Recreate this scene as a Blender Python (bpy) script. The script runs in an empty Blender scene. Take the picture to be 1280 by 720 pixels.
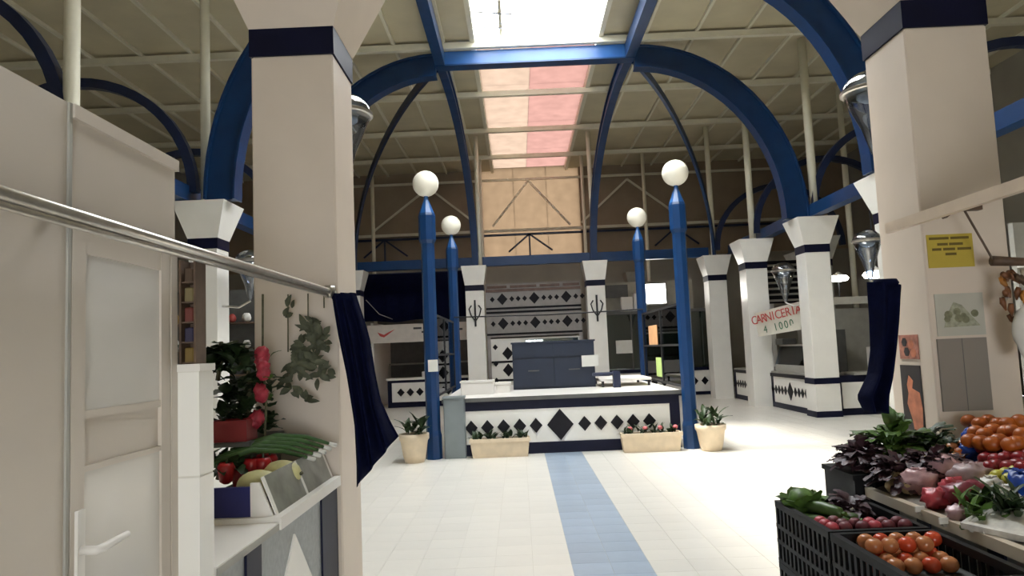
import bpy, bmesh, math, random
from mathutils import Vector, Matrix
R = math.radians
C = bpy.context.scene.collection
S = bpy.context.scene

# ------------------------------------------------------------------ camera
FPX, ROLL, EYE = 910.0, 0.042, 1.6
PITCH, YAW = R(4.856), R(0.3613)
cam_d = bpy.data.cameras.new('camera')
cam_d.sensor_width = 36.0
cam_d.lens = FPX / 1280 * 36
cam_d.clip_start = 0.05
cam = bpy.data.objects.new('camera', cam_d)
C.objects.link(cam)
FW = Vector((-math.sin(YAW) * math.cos(PITCH), math.cos(YAW) * math.cos(PITCH), math.sin(PITCH)))
RT = Vector((math.cos(YAW), math.sin(YAW), 0))
UP = RT.cross(FW)
cr, sr = math.cos(ROLL), math.sin(ROLL)
# image leans left at the top: image-right axis and image-up axis of the rolled camera
camR, camU = RT * cr - UP * sr, UP * cr + RT * sr
M = Matrix((camR, camU, -FW)).transposed().to_4x4()
M.translation = (0, 0, EYE)
cam.matrix_world = M
S.camera = cam

def ray(px, py):
    d = FW * FPX + camR * (px - 640) - camU * (py - 360)
    return d / d.y

def at_y(px, py, Y):
    return Vector((0, 0, EYE)) + ray(px, py) * Y

# ------------------------------------------------------------------ world, sun, exposure
w = bpy.data.worlds.new('sky')
S.world = w
w.use_nodes = True
bg = w.node_tree.nodes['Background']
bg.inputs[0].default_value = (0.93, 0.97, 1.0, 1)
bg.inputs[1].default_value = 9.0
sun_d = bpy.data.lights.new('sun', 'SUN')
sun_d.energy = 6.0
sun_d.angle = R(11)
sun_d.color = (1, 0.95, 0.86)
sun = bpy.data.objects.new('sun', sun_d)
C.objects.link(sun)
sun.rotation_euler = Vector((2.6, -0.5, -8.0)).to_track_quat('-Z', 'Y').to_euler()
S.view_settings.view_transform = 'Standard'
S.view_settings.look = 'None'
S.view_settings.gamma = 1
S.view_settings.exposure = 0.75
S.view_settings.use_curve_mapping = False
S.cycles.max_bounces = 10
S.cycles.diffuse_bounces = 6
S.cycles.transparent_max_bounces = 12
S.cycles.use_denoising = True
S.cycles.sample_clamp_indirect = 6.0
S.cycles.caustics_reflective = False
S.cycles.caustics_refractive = False

def portal(name, loc, rot, sx, sy):
    d = bpy.data.lights.new(name, 'AREA')
    d.shape = 'RECTANGLE'; d.size = sx; d.size_y = sy
    d.cycles.is_portal = True
    o = bpy.data.objects.new(name, d); C.objects.link(o)
    o.location = loc; o.rotation_euler = rot
    return o
portal('skylight_portal', (0.63, 15.4, 8.3), (0, 0, 0), 2.6, 20.9)
portal('gable_portal', (0.63, 26.15, 6.4), (R(-90), 0, 0), 3.6, 3.5)
portal('entrance_portal', (0.6, -4.3, 1.1), (R(90), 0, 0), 2.0, 2.2)

# ------------------------------------------------------------------ materials
MATS = {}
def mat(name, col, rough=0.5, metal=0.0, var=0.06, scale=6.0, bump=0.0, spec=0.5, col2=None, coat=0.0, rnd=0.0):
    if name in MATS: return MATS[name]
    m = bpy.data.materials.new(name); m.use_nodes = True
    nt = m.node_tree; b = nt.nodes['Principled BSDF']
    b.inputs['Roughness'].default_value = rough
    b.inputs['Metallic'].default_value = metal
    b.inputs['Specular IOR Level'].default_value = spec
    b.inputs['Coat Weight'].default_value = coat
    tc = nt.nodes.new('ShaderNodeTexCoord')
    nz = nt.nodes.new('ShaderNodeTexNoise'); nz.inputs['Scale'].default_value = scale; nz.inputs['Detail'].default_value = 4
    nt.links.new(tc.outputs['Object'], nz.inputs['Vector'])
    mx = nt.nodes.new('ShaderNodeMix'); mx.data_type = 'RGBA'
    a = [max(0, c * (1 - var)) for c in col]; z = col2 or [min(1, c * (1 + var)) for c in col]
    mx.inputs[6].default_value = (*a, 1); mx.inputs[7].default_value = (*z, 1)
    rp = nt.nodes.new('ShaderNodeMapRange'); rp.inputs[1].default_value = 0.3; rp.inputs[2].default_value = 0.7
    nt.links.new(nz.outputs['Fac'], rp.inputs[0]); nt.links.new(rp.outputs[0], mx.inputs[0])
    out = mx.outputs[2]
    if rnd:
        oi = nt.nodes.new('ShaderNodeObjectInfo'); hs = nt.nodes.new('ShaderNodeHueSaturation')
        mr = nt.nodes.new('ShaderNodeMapRange'); mr.inputs[3].default_value = 1 - rnd; mr.inputs[4].default_value = 1 + rnd
        nt.links.new(oi.outputs['Random'], mr.inputs[0]); nt.links.new(mr.outputs[0], hs.inputs['Value'])
        nt.links.new(out, hs.inputs['Color']); out = hs.outputs[0]
    nt.links.new(out, b.inputs['Base Color'])
    if bump:
        bp = nt.nodes.new('ShaderNodeBump'); bp.inputs['Strength'].default_value = bump; bp.inputs['Distance'].default_value = 0.02
        nt.links.new(nz.outputs['Fac'], bp.inputs['Height']); nt.links.new(bp.outputs[0], b.inputs['Normal'])
    MATS[name] = m
    return m

def glass(name, tint, mixf=0.12, rough=0.02, blend=0.35):
    """thin pane: tinted see-through plus mirror reflection by fresnel"""
    if name in MATS: return MATS[name]
    m = bpy.data.materials.new(name); m.use_nodes = True
    nt = m.node_tree; nt.nodes.clear()
    o = nt.nodes.new('ShaderNodeOutputMaterial'); t = nt.nodes.new('ShaderNodeBsdfTransparent')
    g = nt.nodes.new('ShaderNodeBsdfGlossy'); mx = nt.nodes.new('ShaderNodeMixShader'); lw = nt.nodes.new('ShaderNodeLayerWeight')
    ad = nt.nodes.new('ShaderNodeMath'); ad.operation = 'ADD'; ad.inputs[1].default_value = mixf; ad.use_clamp = True
    lw.inputs[0].default_value = blend
    t.inputs[0].default_value = (*tint, 1); g.inputs['Roughness'].default_value = rough
    nt.links.new(lw.outputs['Fresnel'], ad.inputs[0]); nt.links.new(ad.outputs[0], mx.inputs[0])
    nt.links.new(t.outputs[0], mx.inputs[1]); nt.links.new(g.outputs[0], mx.inputs[2]); nt.links.new(mx.outputs[0], o.inputs[0])
    MATS[name] = m
    return m

def transl(name, col, clear=0.0):
    """translucent fibreglass roof sheet"""
    m = bpy.data.materials.new(name); m.use_nodes = True
    nt = m.node_tree; nt.nodes.clear()
    o = nt.nodes.new('ShaderNodeOutputMaterial'); t = nt.nodes.new('ShaderNodeBsdfTranslucent')
    d = nt.nodes.new('ShaderNodeBsdfTransparent'); mx = nt.nodes.new('ShaderNodeMixShader'); mx.inputs[0].default_value = clear
    nz = nt.nodes.new('ShaderNodeTexNoise'); nz.inputs['Scale'].default_value = 3; tc = nt.nodes.new('ShaderNodeTexCoord')
    c = nt.nodes.new('ShaderNodeMix'); c.data_type = 'RGBA'
    c.inputs[6].default_value = (*[k * 0.85 for k in col], 1); c.inputs[7].default_value = (*[k * 1.12 for k in col], 1)
    nt.links.new(tc.outputs['Object'], nz.inputs['Vector']); nt.links.new(nz.outputs['Fac'], c.inputs[0]); nt.links.new(c.outputs[2], t.inputs[0])
    nt.links.new(t.outputs[0], mx.inputs[1]); nt.links.new(d.outputs[0], mx.inputs[2]); nt.links.new(mx.outputs[0], o.inputs[0])
    MATS[name] = m
    return m

def emit(name, col, s):
    m = bpy.data.materials.new(name); m.use_nodes = True
    b = m.node_tree.nodes['Principled BSDF']; b.inputs['Base Color'].default_value = (*col, 1)
    b.inputs['Emission Color'].default_value = (*col, 1); b.inputs['Emission Strength'].default_value = s
    MATS[name] = m
    return m

WHITE = mat('white_paint', (0.74, 0.71, 0.66), 0.45, var=0.03, scale=3)
TILE_W = mat('white_glazed_tile', (0.83, 0.81, 0.755), 0.25, var=0.03, scale=3)
CREAM = mat('cream_plaster', (0.68, 0.585, 0.49), 0.5, var=0.05, scale=2)
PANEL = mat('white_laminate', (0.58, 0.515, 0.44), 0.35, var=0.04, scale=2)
BLUE = mat('blue_gloss_paint', (0.006, 0.038, 0.125), 0.34, var=0.12, scale=4, spec=0.45)
BLUE_LIT = mat('blue_paint_lit', (0.012, 0.09, 0.29), 0.36, var=0.1, scale=4, spec=0.7)  # blue paint lightened, sky light on the beams put into the colour
ARCHB = mat('deep_blue_paint', (0.0045, 0.028, 0.095), 0.36, var=0.15, scale=4, spec=0.4)
NAVY = mat('navy_glazed_tile', (0.004, 0.005, 0.022), 0.45, var=0.2, scale=5, spec=0.2)
NAVY_M = mat('navy_steel', (0.006, 0.014, 0.05), 0.4, var=0.2, scale=5)
CLOTH = mat('navy_canvas', (0.0025, 0.004, 0.022), 0.85, var=0.25, scale=18, bump=0.3, spec=0.08)
BLACK = mat('black_tile', (0.006, 0.005, 0.008), 0.45, var=0.3, scale=6, spec=0.2)
IRON = mat('black_iron', (0.01, 0.01, 0.012), 0.6)
PLASTIC_K = mat('black_plastic', (0.006, 0.0065, 0.007), 0.5, var=0.3, scale=12, spec=0.2)
ROOF = mat('roof_sheet', (0.56, 0.505, 0.35), 0.7, var=0.08, scale=1.2)
RAFT = mat('cream_rafter_paint', (0.72, 0.69, 0.56), 0.55, var=0.04)
FLOORW = mat('cream_floor_tile', (0.80, 0.77, 0.70), 0.28, var=0.035, scale=2.5, rnd=0.025)
FLOORB = mat('blue_floor_tile', (0.38, 0.46, 0.56), 0.3, var=0.08, scale=4, rnd=0.06)
GROUT = mat('floor_grout', (0.70, 0.67, 0.60), 0.6)
WALLB = mat('brown_end_wall', (0.30, 0.235, 0.165), 0.75, var=0.1, scale=1.5)
WALLG = mat('grey_wall', (0.34, 0.32, 0.27), 0.8, var=0.1, scale=1)
STEEL = mat('brushed_steel', (0.55, 0.52, 0.47), 0.3, metal=0.9, var=0.1, scale=20)
GREYBOX = mat('grey_metal_cabinet', (0.20, 0.23, 0.24), 0.5)
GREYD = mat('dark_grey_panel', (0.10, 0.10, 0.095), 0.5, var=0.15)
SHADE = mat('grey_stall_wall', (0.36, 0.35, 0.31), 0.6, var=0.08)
TERRA = mat('cream_stoneware', (0.70, 0.58, 0.42), 0.7, var=0.08, scale=8)
SOIL = mat('soil', (0.03, 0.022, 0.015), 0.9)
LEAF = mat('dark_leaf', (0.025, 0.05, 0.016), 0.5, var=0.35, scale=30, rnd=0.15)
LEAF2 = mat('bright_leaf', (0.07, 0.14, 0.022), 0.5, var=0.4, scale=25, rnd=0.15)
LEAFP = mat('purple_leaf', (0.05, 0.022, 0.028), 0.5, var=0.4, scale=25)
LEAFD = mat('dry_leaf', (0.10, 0.095, 0.05), 0.7, var=0.4, scale=25)
GLASSC = glass('clear_pane', (0.9, 0.94, 0.95), 0.03)
GLASSD = glass('dark_green_pane', (0.46, 0.54, 0.52), 0.08)
GLASSB = glass('blue_tinted_pane', (0.72, 0.77, 0.84), 0.03, blend=0.1)
GLASSL = glass('lamp_glass', (0.62, 0.74, 0.92), 0.16)
DOORG = mat('frosted_door_panel', (0.64, 0.61, 0.56), 0.16, var=0.05, scale=2, spec=0.6)
PAPER = mat('white_paper', (0.70, 0.69, 0.64), 0.8)
GLOBE = mat('opal_globe', (0.86, 0.82, 0.70), 0.35, var=0.02)
LAMP_E = emit('lit_lamp', (1, 0.97, 0.9), 9.0)
TUBE_E = emit('added_tube_light', (1.0, 0.78, 0.55), 4.0)

# ------------------------------------------------------------------ mesh helpers
class B:
    def __init__(s): s.v = []; s.f = []
    def add(s, vs, fs):
        n = len(s.v); s.v += [Vector(p) for p in vs]; s.f += [tuple(i + n for i in f) for f in fs]; return s
    def box(s, x0, x1, y0, y1, z0, z1):
        return s.add([(x0, y0, z0), (x1, y0, z0), (x1, y1, z0), (x0, y1, z0), (x0, y0, z1), (x1, y0, z1), (x1, y1, z1), (x0, y1, z1)],
                     [(3, 2, 1, 0), (4, 5, 6, 7), (0, 1, 5, 4), (1, 2, 6, 5), (2, 3, 7, 6), (3, 0, 4, 7)])
    def bbox(s, x0, x1, y0, y1, z0, z1, b=0.01):
        """box with chamfered vertical edges and top rim"""
        r = lambda q: [(x0 + q, y0), (x1 - q, y0), (x1, y0 + q), (x1, y1 - q), (x1 - q, y1), (x0 + q, y1), (x0, y1 - q), (x0, y0 + q)]
        a = r(b); c = [(x + (b if x < (x0 + x1) / 2 else -b) * 0.7, y + (b if y < (y0 + y1) / 2 else -b) * 0.7) for x, y in a]
        vs = [(x, y, z0) for x, y in a] + [(x, y, z1 - b) for x, y in a] + [(x, y, z1) for x, y in c]
        fs = [tuple(range(7, -1, -1)), tuple(range(16, 24))]
        for k in (0, 8):
            fs += [(k + i, k + (i + 1) % 8, k + 8 + (i + 1) % 8, k + 8 + i) for i in range(8)]
        return s.add(vs, fs)
    def frustum(s, cx, cy, z0, z1, a, b):
        return s.add([(cx - a, cy - a, z0), (cx + a, cy - a, z0), (cx + a, cy + a, z0), (cx - a, cy + a, z0),
                      (cx - b, cy - b, z1), (cx + b, cy - b, z1), (cx + b, cy + b, z1), (cx - b, cy + b, z1)],
                     [(3, 2, 1, 0), (4, 5, 6, 7), (0, 1, 5, 4), (1, 2, 6, 5), (2, 3, 7, 6), (3, 0, 4, 7)])
    def prism(s, poly, d):
        """poly: list of 3D points (planar), extruded along vector d"""
        n = len(poly); d = Vector(d); p = [Vector(q) for q in poly]
        return s.add(p + [q + d for q in p], [tuple(range(n - 1, -1, -1)), tuple(range(n, 2 * n))] + [(i, (i + 1) % n, n + (i + 1) % n, n + i) for i in range(n)])
    def lathe(s, prof, n=20, c=(0, 0, 0), sx=1, sy=1):
        vs = []; fs = []; c = Vector(c)
        for r, z in prof:
            for k in range(n):
                t = 2 * math.pi * k / n; vs.append(c + Vector((r * math.cos(t) * sx, r * math.sin(t) * sy, z)))
        m = len(prof)
        for j in range(m - 1):
            for k in range(n):
                fs.append((j * n + k, j * n + (k + 1) % n, (j + 1) * n + (k + 1) % n, (j + 1) * n + k))
        fs.append(tuple(range(n - 1, -1, -1))); fs.append(tuple((m - 1) * n + k for k in range(n)))
        return s.add(vs, fs)
    def tube(s, path, r, n=8):
        p = [Vector(q) for q in path]; m = len(p); vs = []; fs = []
        rr = r if isinstance(r, (list, tuple)) else [r] * m
        t0 = (p[1] - p[0]).normalized(); a = t0.orthogonal().normalized()
        for i in range(m):
            t = (p[min(i + 1, m - 1)] - p[max(i - 1, 0)]).normalized()
            a = (a - t * a.dot(t)).normalized(); b = t.cross(a)
            for k in range(n):
                g = 2 * math.pi * k / n; vs.append(p[i] + (a * math.cos(g) + b * math.sin(g)) * rr[i])
        for i in range(m - 1):
            for k in range(n): fs.append((i * n + k, i * n + (k + 1) % n, (i + 1) * n + (k + 1) % n, (i + 1) * n + k))
        fs.append(tuple(range(n - 1, -1, -1))); fs.append(tuple((m - 1) * n + k for k in range(n)))
        return s.add(vs, fs)
    def sweep(s, path, w, h, side):
        """rectangular bar along path; w across 'side' vector, h across the other normal"""
        p = [Vector(q) for q in path]; m = len(p); side = Vector(side).normalized(); vs = []; fs = []
        for i in range(m):
            t = (p[min(i + 1, m - 1)] - p[max(i - 1, 0)]).normalized(); sd = (side - t * side.dot(t)).normalized(); nn = t.cross(sd)
            for a, b in ((-1, -1), (1, -1), (1, 1), (-1, 1)): vs.append(p[i] + sd * a * w / 2 + nn * b * h / 2)
        for i in range(m - 1):
            for k in range(4): fs.append((i * 4 + k, i * 4 + (k + 1) % 4, (i + 1) * 4 + (k + 1) % 4, (i + 1) * 4 + k))
        fs += [(3, 2, 1, 0), tuple((m - 1) * 4 + k for k in range(4))]
        return s.add(vs, fs)
    def leaf(s, base, d, L, wd, up=(0, 0, 1), curl=0.5, ruf=0.0, rng=random):
        d = Vector(d).normalized(); up = Vector(up); sd = d.cross(up)
        sd = sd.normalized() if sd.length > 1e-3 else Vector((1, 0, 0)); nn = sd.cross(d)
        vs = []; N = 4; prof = (0.25, 0.8, 1.0, 0.75, 0.12)
        for i in range(N + 1):
            t = i / N; c = Vector(base) + d * L * t - nn * curl * L * t * t
            ww = wd * prof[i] / 2; q = nn * (wd * 0.18)
            rz = nn * (rng.uniform(-1, 1) * ruf * wd); rz2 = nn * (rng.uniform(-1, 1) * ruf * wd)
            vs += [c - sd * ww + q * prof[i] + rz, c, c + sd * ww + q * prof[i] + rz2]
        fs = []
        for i in range(N):
            k = i * 3; fs += [(k, k + 1, k + 4, k + 3), (k + 1, k + 2, k + 5, k + 4)]
        return s.add(vs, fs)
    def frill(s, base, d, L, wd, curl=0.5, rng=random):
        d = Vector(d).normalized(); sd = d.cross(Vector((0, 0, 1)))
        sd = sd.normalized() if sd.length > 1e-3 else Vector((1, 0, 0)); nn = sd.cross(d); vs = []; fs = []
        prof = (0.18, 0.5, 0.85, 1.0, 0.95, 0.6); ph = rng.uniform(0, 6)
        for i in range(6):
            t = i / 5; c = Vector(base) + d * L * t - nn * curl * L * t * t
            for j in range(7):
                u = (j - 3) / 3; e = abs(u)
                vs.append(c + sd * wd * prof[i] * u / 2 + d * (-0.12 * L * e * e * t) + nn * (wd * 0.16 * e * prof[i] + wd * 0.16 * e * e * math.sin(ph + i * 2.1 + j * 1.7) * (0.3 + t)))
        for i in range(5):
            for j in range(6): fs.append((i * 7 + j, i * 7 + j + 1, i * 7 + j + 8, i * 7 + j + 7))
        return s.add(vs, fs)
    def blob(s, c, rx, ry, rz, seed=0, amp=0.12, nu=14, nv=9, fq=2.5):
        from mathutils import noise
        prof = []; vs = []; fs = []; c = Vector(c)
        for j in range(nv + 1):
            ph = math.pi * j / nv
            for k in range(nu):
                th = 2 * math.pi * k / nu
                d = Vector((math.sin(ph) * math.cos(th), math.sin(ph) * math.sin(th), -math.cos(ph)))
                q = 1 + amp * noise.noise(d * fq + Vector((seed * 7.1, seed * 3.3, 0)))
                vs.append(c + Vector((d.x * rx * q, d.y * ry * q, d.z * rz * q)))
        for j in range(nv):
            for k in range(nu): fs.append((j * nu + k, j * nu + (k + 1) % nu, (j + 1) * nu + (k + 1) % nu, (j + 1) * nu + k))
        return s.add(vs, fs)
    def mesh(s, name, m, smooth=False, off=Vector((0, 0, 0))):
        me = bpy.data.meshes.new(name); me.from_pydata([tuple(p - off) for p in s.v], [], s.f)
        if smooth:
            for p in me.polygons: p.use_smooth = True
        me.materials.append(m); me.update()
        return me
    def build(s, name, m, parent=None, smooth=False, local=False):
        if parent:
            off = Vector((0, 0, 0))
            if not local:
                p = parent
                while p: off += p.location; p = p.parent
        else:
            xs = [p.x for p in s.v]; ys = [p.y for p in s.v]; zs = [p.z for p in s.v]
            off = Vector(((min(xs) + max(xs)) / 2, (min(ys) + max(ys)) / 2, min(zs)))
        o = bpy.data.objects.new(name, s.mesh(name, m, smooth, off)); C.objects.link(o)
        if parent: o.parent = parent
        else: o.location = off
        return o

def tag(o, label, cat, group=None):
    o['label'] = label; o['category'] = cat
    if group: o['group'] = group
    return o

def thing(name, label, cat, loc=(0, 0, 0), group=None, rz=0):
    o = bpy.data.objects.new(name, None); C.objects.link(o); o.empty_display_size = 0.1
    o.location = loc; o.rotation_euler.z = rz
    return tag(o, label, cat, group)

def struct(o):
    o['kind'] = 'structure'; return o

def bx(name, m, d, parent=None):
    return B().box(*d).build(name, m, parent)

def dup(o, parent=None):
    c = o.copy(); C.objects.link(c); c.parent = parent
    for ch in list(o.children): dup(ch, c)
    return c

def text(name, body, m, size, mw, parent):
    """flat lettering, mw = 4x4 placing it (x along the line, y up)"""
    cu = bpy.data.curves.new(name, 'FONT'); cu.body = body; cu.size = size; cu.align_x = 'CENTER'; cu.align_y = 'CENTER'; cu.extrude = 0.002
    t = bpy.data.objects.new(name, cu); C.objects.link(t)
    bpy.context.view_layer.update()
    me = bpy.data.meshes.new_from_object(t.evaluated_get(bpy.context.evaluated_depsgraph_get()))
    bpy.data.objects.remove(t); me.materials.clear(); me.materials.append(m)
    o = bpy.data.objects.new(name, me); C.objects.link(o); o.parent = parent
    o.matrix_local = mw
    return o

def diamond(x, z, hw, hh, y, parent, m=None, d=0.012, name='diamond_tile', axis='y'):
    if axis == 'y':   # faces the camera
        b = B().prism([(x - hw, y, z), (x, y, z - hh), (x + hw, y, z), (x, y, z + hh)], (0, -d, 0))
    else:             # x is a y-coordinate, y is the face's x, facing -x
        b = B().prism([(y, x - hw, z), (y, x, z + hh), (y, x + hw, z), (y, x, z - hh)], (-d, 0, 0))
    return b.build(name, m or BLACK, parent)

# ------------------------------------------------------------------ setting: floor, walls, roof
AX = 0.605
floor = struct(bx('floor', GROUT, (-11, 12, -4.2, 26, -0.2, -0.004)))
T = 0.285
tile_me = {}
cells = []
def visible_area(x, y):
    q = Vector((x, y, 0)) - Vector((0, 0, EYE)); z = q.dot(FW)
    if z < 1: return 0
    u = q.dot(camR) / z * FPX; v = -q.dot(camU) / z * FPX
    if abs(u) > 665 or v > 385: return 0
    # hidden by near stalls / podium
    if y < 4.2 and (x < -0.95 or x > 1.1): return 0
    if x < -0.9 * y / 4.0 * 1.0 - 0.15 or x > 1.15 * y / 3.5 + 0.1 and y < 12 and x > 0.345 * y + 0.3: return 0
    if -1.2 < x < 2.45 and y > 11.35: return 0
    return 1 / (z ** 3)
y_lo = 3.0
for j in range(int((22.2 - y_lo) / T)):
    for i in range(-22, 24):
        x0 = AX + i * T; y0 = y_lo + j * T
        cells.append((visible_area(x0 + T / 2, y0 + T / 2), x0, y0, i in (-1, 0)))
cells = [c for c in cells if -5.6 < c[1] < 6.6]
cells.sort(key=lambda c: -c[0])
g = 0.0016
tme = {True: B().box(g, T - g, g, T - g, -0.004, 0).mesh('tile', FLOORB), False: B().box(g, T - g, g, T - g, -0.004, 0).mesh('tile', FLOORW)}
rest = {True: B(), False: B()}
for k, (a, x0, y0, bl) in enumerate(cells):
    if k < 300 and a > 0:
        o = bpy.data.objects.new('floor_tile', tme[bl]); C.objects.link(o); o.parent = floor; o.location = Vector((x0, y0, 0)) - floor.location
    else:
        rest[bl].box(x0 + g, x0 + T - g, y0 + g, y0 + T - g, -0.004, 0)
for bl, m in ((True, FLOORB), (False, FLOORW)):
    if rest[bl].v:
        o = rest[bl].build('floor_tile_field', m, floor); o['kind'] = 'stuff'

struct(bx('wall_left', WALLG, (-11.2, -11, -4.2, 26, 0, 8.1)))
struct(bx('wall_right', WALLG, (12, 12.2, -4.2, 26, 0, 8.1)))
wf = struct(bx('wall_far', WALLG, (-11, 12, 25.8, 26.0, 0, 4.7)))
bx('cladding', WALLB, (-11, -1.15, 25.75, 26.0, 4.7, 8.1), wf)
bx('cladding', WALLB, (2.4, 12, 25.75, 26.0, 4.7, 8.1), wf)
RZ = 8.06
BROWN_T = transl('brown_translucent_sheet', (0.20, 0.162, 0.124))  # assumed see-through gable sheets, added to brighten the middle of the end wall
for k in range(3):
    x0 = -1.15 + k * 3.55 / 3
    bx('translucent_sheet', BROWN_T, (x0, x0 + 3.55 / 3, 25.85, 25.87, 4.7, RZ + 0.1), wf)
wn = struct(B().box(-11, -0.4, -4.4, -4.2, 0, 8.1).box(1.6, 12, -4.4, -4.2, 0, 8.1).box(-0.4, 1.6, -4.4, -4.2, 2.2, 8.1).build('wall_near', WHITE))

RZ = 8.06
SX0, SX1 = -0.66, 1.92
ceiling = struct(B().box(-11, SX0, -4.2, 26, RZ, RZ + 0.1).box(SX1, 12, -4.2, 26, RZ, RZ + 0.1).box(SX0, SX1, -4.2, 5.0, RZ, RZ + 0.1).build('ceiling', ROOF))
k = 0
for i in range(-10, 12):
    x = AX + 0.2 + i * 1.05
    if SX0 - 0.05 < x < SX1 + 0.05: continue
    bx('rafter', RAFT, (x - 0.028, x + 0.028, -2, 25.75, RZ - 0.07, RZ), ceiling)
for y in (2.9, 5.85, 8.8, 11.75, 14.65, 17.6, 20.6, 23.5):
    bx('purlin', RAFT, (-10.9, 11.9, y - 0.06, y + 0.06, RZ - 0.19, RZ - 0.06), ceiling)
for x in (SX0 - 0.04, SX1 + 0.04):
    bx('skylight_kerb', RAFT, (x - 0.05, x + 0.05, 5, 25.85, RZ - 0.08, RZ + 0.16), ceiling)
PINKS = [transl('fibreglass_cream', (0.245, 0.207, 0.178)), transl('fibreglass_pink', (0.235, 0.172, 0.158))]
CLEARP = transl('clear_skylight_sheet', (0.7, 0.7, 0.7), 0.85)
xm = (SX0 + SX1) / 2 - 0.1
ys = [5.0, 6.85, 9.8, 12.6, 15.2, 17.6, 20.6, 23.5, 26.0]
for a, b in zip(ys, ys[1:]):
    for c, (x0, x1) in enumerate(((SX0, xm), (xm, SX1))):
        m = CLEARP if b < 15.5 else PINKS[c]
        bx('skylight_pane', m, (x0, x1, a, b, RZ + 0.1, RZ + 0.112), ceiling)
for x in (-0.1,):
    bx('glazing_bar', RAFT, (x - 0.03, x + 0.03, 9.0, 15.2, RZ + 0.0, RZ + 0.09), ceiling)
for y in (12.75, 13.45, 14.1):
    B().sweep([(SX0, y - 0.1, RZ + 0.0), (0.15, y + 0.12, RZ + 0.02)], 0.05, 0.05, (0, 1, 0)).build('glazing_bar', STEEL, ceiling)

# trusses on the far wall
tr = struct(bx('trim_1', RAFT, (-9, 10, 25.6, 25.68, 5.78, 5.88)))
for (xa, za, xb, zb) in ((0.57, 7.6, 2.0, 5.95), (0.57, 7.6, -0.75, 6.0), (-5.0, 6.0, -3.0, 7.5), (4.1, 7.5, 6.0, 6.0), (-3.0, 7.5, -1.2, 6.0), (2.4, 6.0, 4.1, 7.5)):
    B().sweep([(xa, 25.62, za), (xb, 25.62, zb)], 0.07, 0.07, (0, 1, 0)).build('diagonal', RAFT, tr)
bx('top_chord', RAFT, (-9, 10, 25.6, 25.68, 7.62, 7.7), tr)
tr2 = struct(bx('trim_2', NAVY_M, (-9, 10, 25.5, 25.56, 5.62, 5.7)))
for cx in (-4.6, 0.53, 5.7):
    for dx in (-0.75, 0, 0.8):
        B().sweep([(cx, 25.53, 5.66), (cx + dx, 25.53, 5.05 if dx else 4.75)], 0.06, 0.06, (0, 1, 0)).build('strut', NAVY_M, tr2)

# ------------------------------------------------------------------ columns
def column(cx, cy, label, hw=0.24, cap=0.4, top=3.32, band=NAVY, shaft_m=None, group='white pillars of the hall', dado=False):
    t = thing('pillar', label, 'pillar', (cx, cy, 0), group)
    sm = shaft_m or TILE_W
    B().bbox(cx - hw, cx + hw, cy - hw, cy + hw, 0, top, 0.008).build('shaft', sm, t)
    B().box(cx - hw - 0.008, cx + hw + 0.008, cy - hw - 0.008, cy + hw + 0.008, top, top + 0.16).build('band', band, t)
    B().frustum(cx, cy, top + 0.16, 4.03, hw + 0.01, cap).build('capital', sm, t)
    if dado:
        B().box(cx - hw - 0.01, cx + hw + 0.01, cy - hw - 0.01, cy + hw + 0.01, 0.66, 0.78).build('dado_rim', NAVY, t)
        B().box(cx - hw - 0.01, cx + hw + 0.01, cy - hw - 0.01, cy + hw + 0.01, 0, 0.12).build('skirting', NAVY, t)
    return t
NL = (-1.222, 4.235); NR = (2.482, 4.235)
column(*NL, 'broad cream pillar beside the white kiosk with hanging dried greenery', 0.233, 0.46, shaft_m=CREAM)
column(*NR, 'broad cream pillar carrying the yellow notice and the posters', 0.233, 0.46, shaft_m=CREAM)
column(-4.72, 11.1, 'white pillar with flared capital beyond the flower and fruit stall', 0.22, 0.40)
column(-4.65, 14.95, 'white pillar behind the broad cream pillar next to the kiosk')
column(5.9, 11.1, 'white pillar behind the broad pillar with posters, carrying a glass lamp', 0.25, 0.44)
column(6.13, 14.97, 'white pillar at the stall corner with navy-edged dado and meat sign', 0.25, 0.42, dado=True)
column(5.83, 17.87, 'white pillar behind the slanted sign with red lettering', 0.26, 0.42)
column(5.7, 20.87, 'white pillar at the end of the right row beside dark glass stall front', 0.26, 0.40)
pl = column(-1.2, 20.87, 'white pillar with black iron ornament behind the paired blue posts', 0.26, 0.36, dado=True)
pr = column(2.25, 20.87, 'white pillar with black iron ornament next to the dark glazed stall', 0.26, 0.36, dado=True)
column(-4.7, 20.87, 'white pillar beside the navy awning of the far stall', 0.24, 0.38)
for (cx, nm) in ((-1.2, 'tiled bar wall and the blue posts'), (2.25, 'tiled bar wall and the dark glass')):
    t = thing('iron_ornament', f'black wrought iron ornament on pillar between {nm}', 'ornament', (cx, 20.6, 2.3), 'iron ornaments on pillars')
    B().sweep([(cx, 20.585, 2.3), (cx, 20.585, 3.05)], 0.05, 0.05, (0, 1, 0)).build('stem', IRON, t)
    for sg in (-1, 1):
        B().tube([(cx, 20.585, 2.45), (cx + sg * 0.12, 20.585, 2.62), (cx + sg * 0.17, 20.585, 2.8), (cx + sg * 0.1, 20.585, 2.9)], 0.02, 6).build('scroll', IRON, t)

# small pillar stubs further back in the aisles, shade put into their colour
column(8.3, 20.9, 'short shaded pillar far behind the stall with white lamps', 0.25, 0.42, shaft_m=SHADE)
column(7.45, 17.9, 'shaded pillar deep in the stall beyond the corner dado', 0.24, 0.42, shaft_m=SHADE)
column(4.05, 24.6, 'shaded pillar against end wall behind the dark glass', 0.25, 0.4, shaft_m=SHADE)

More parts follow.
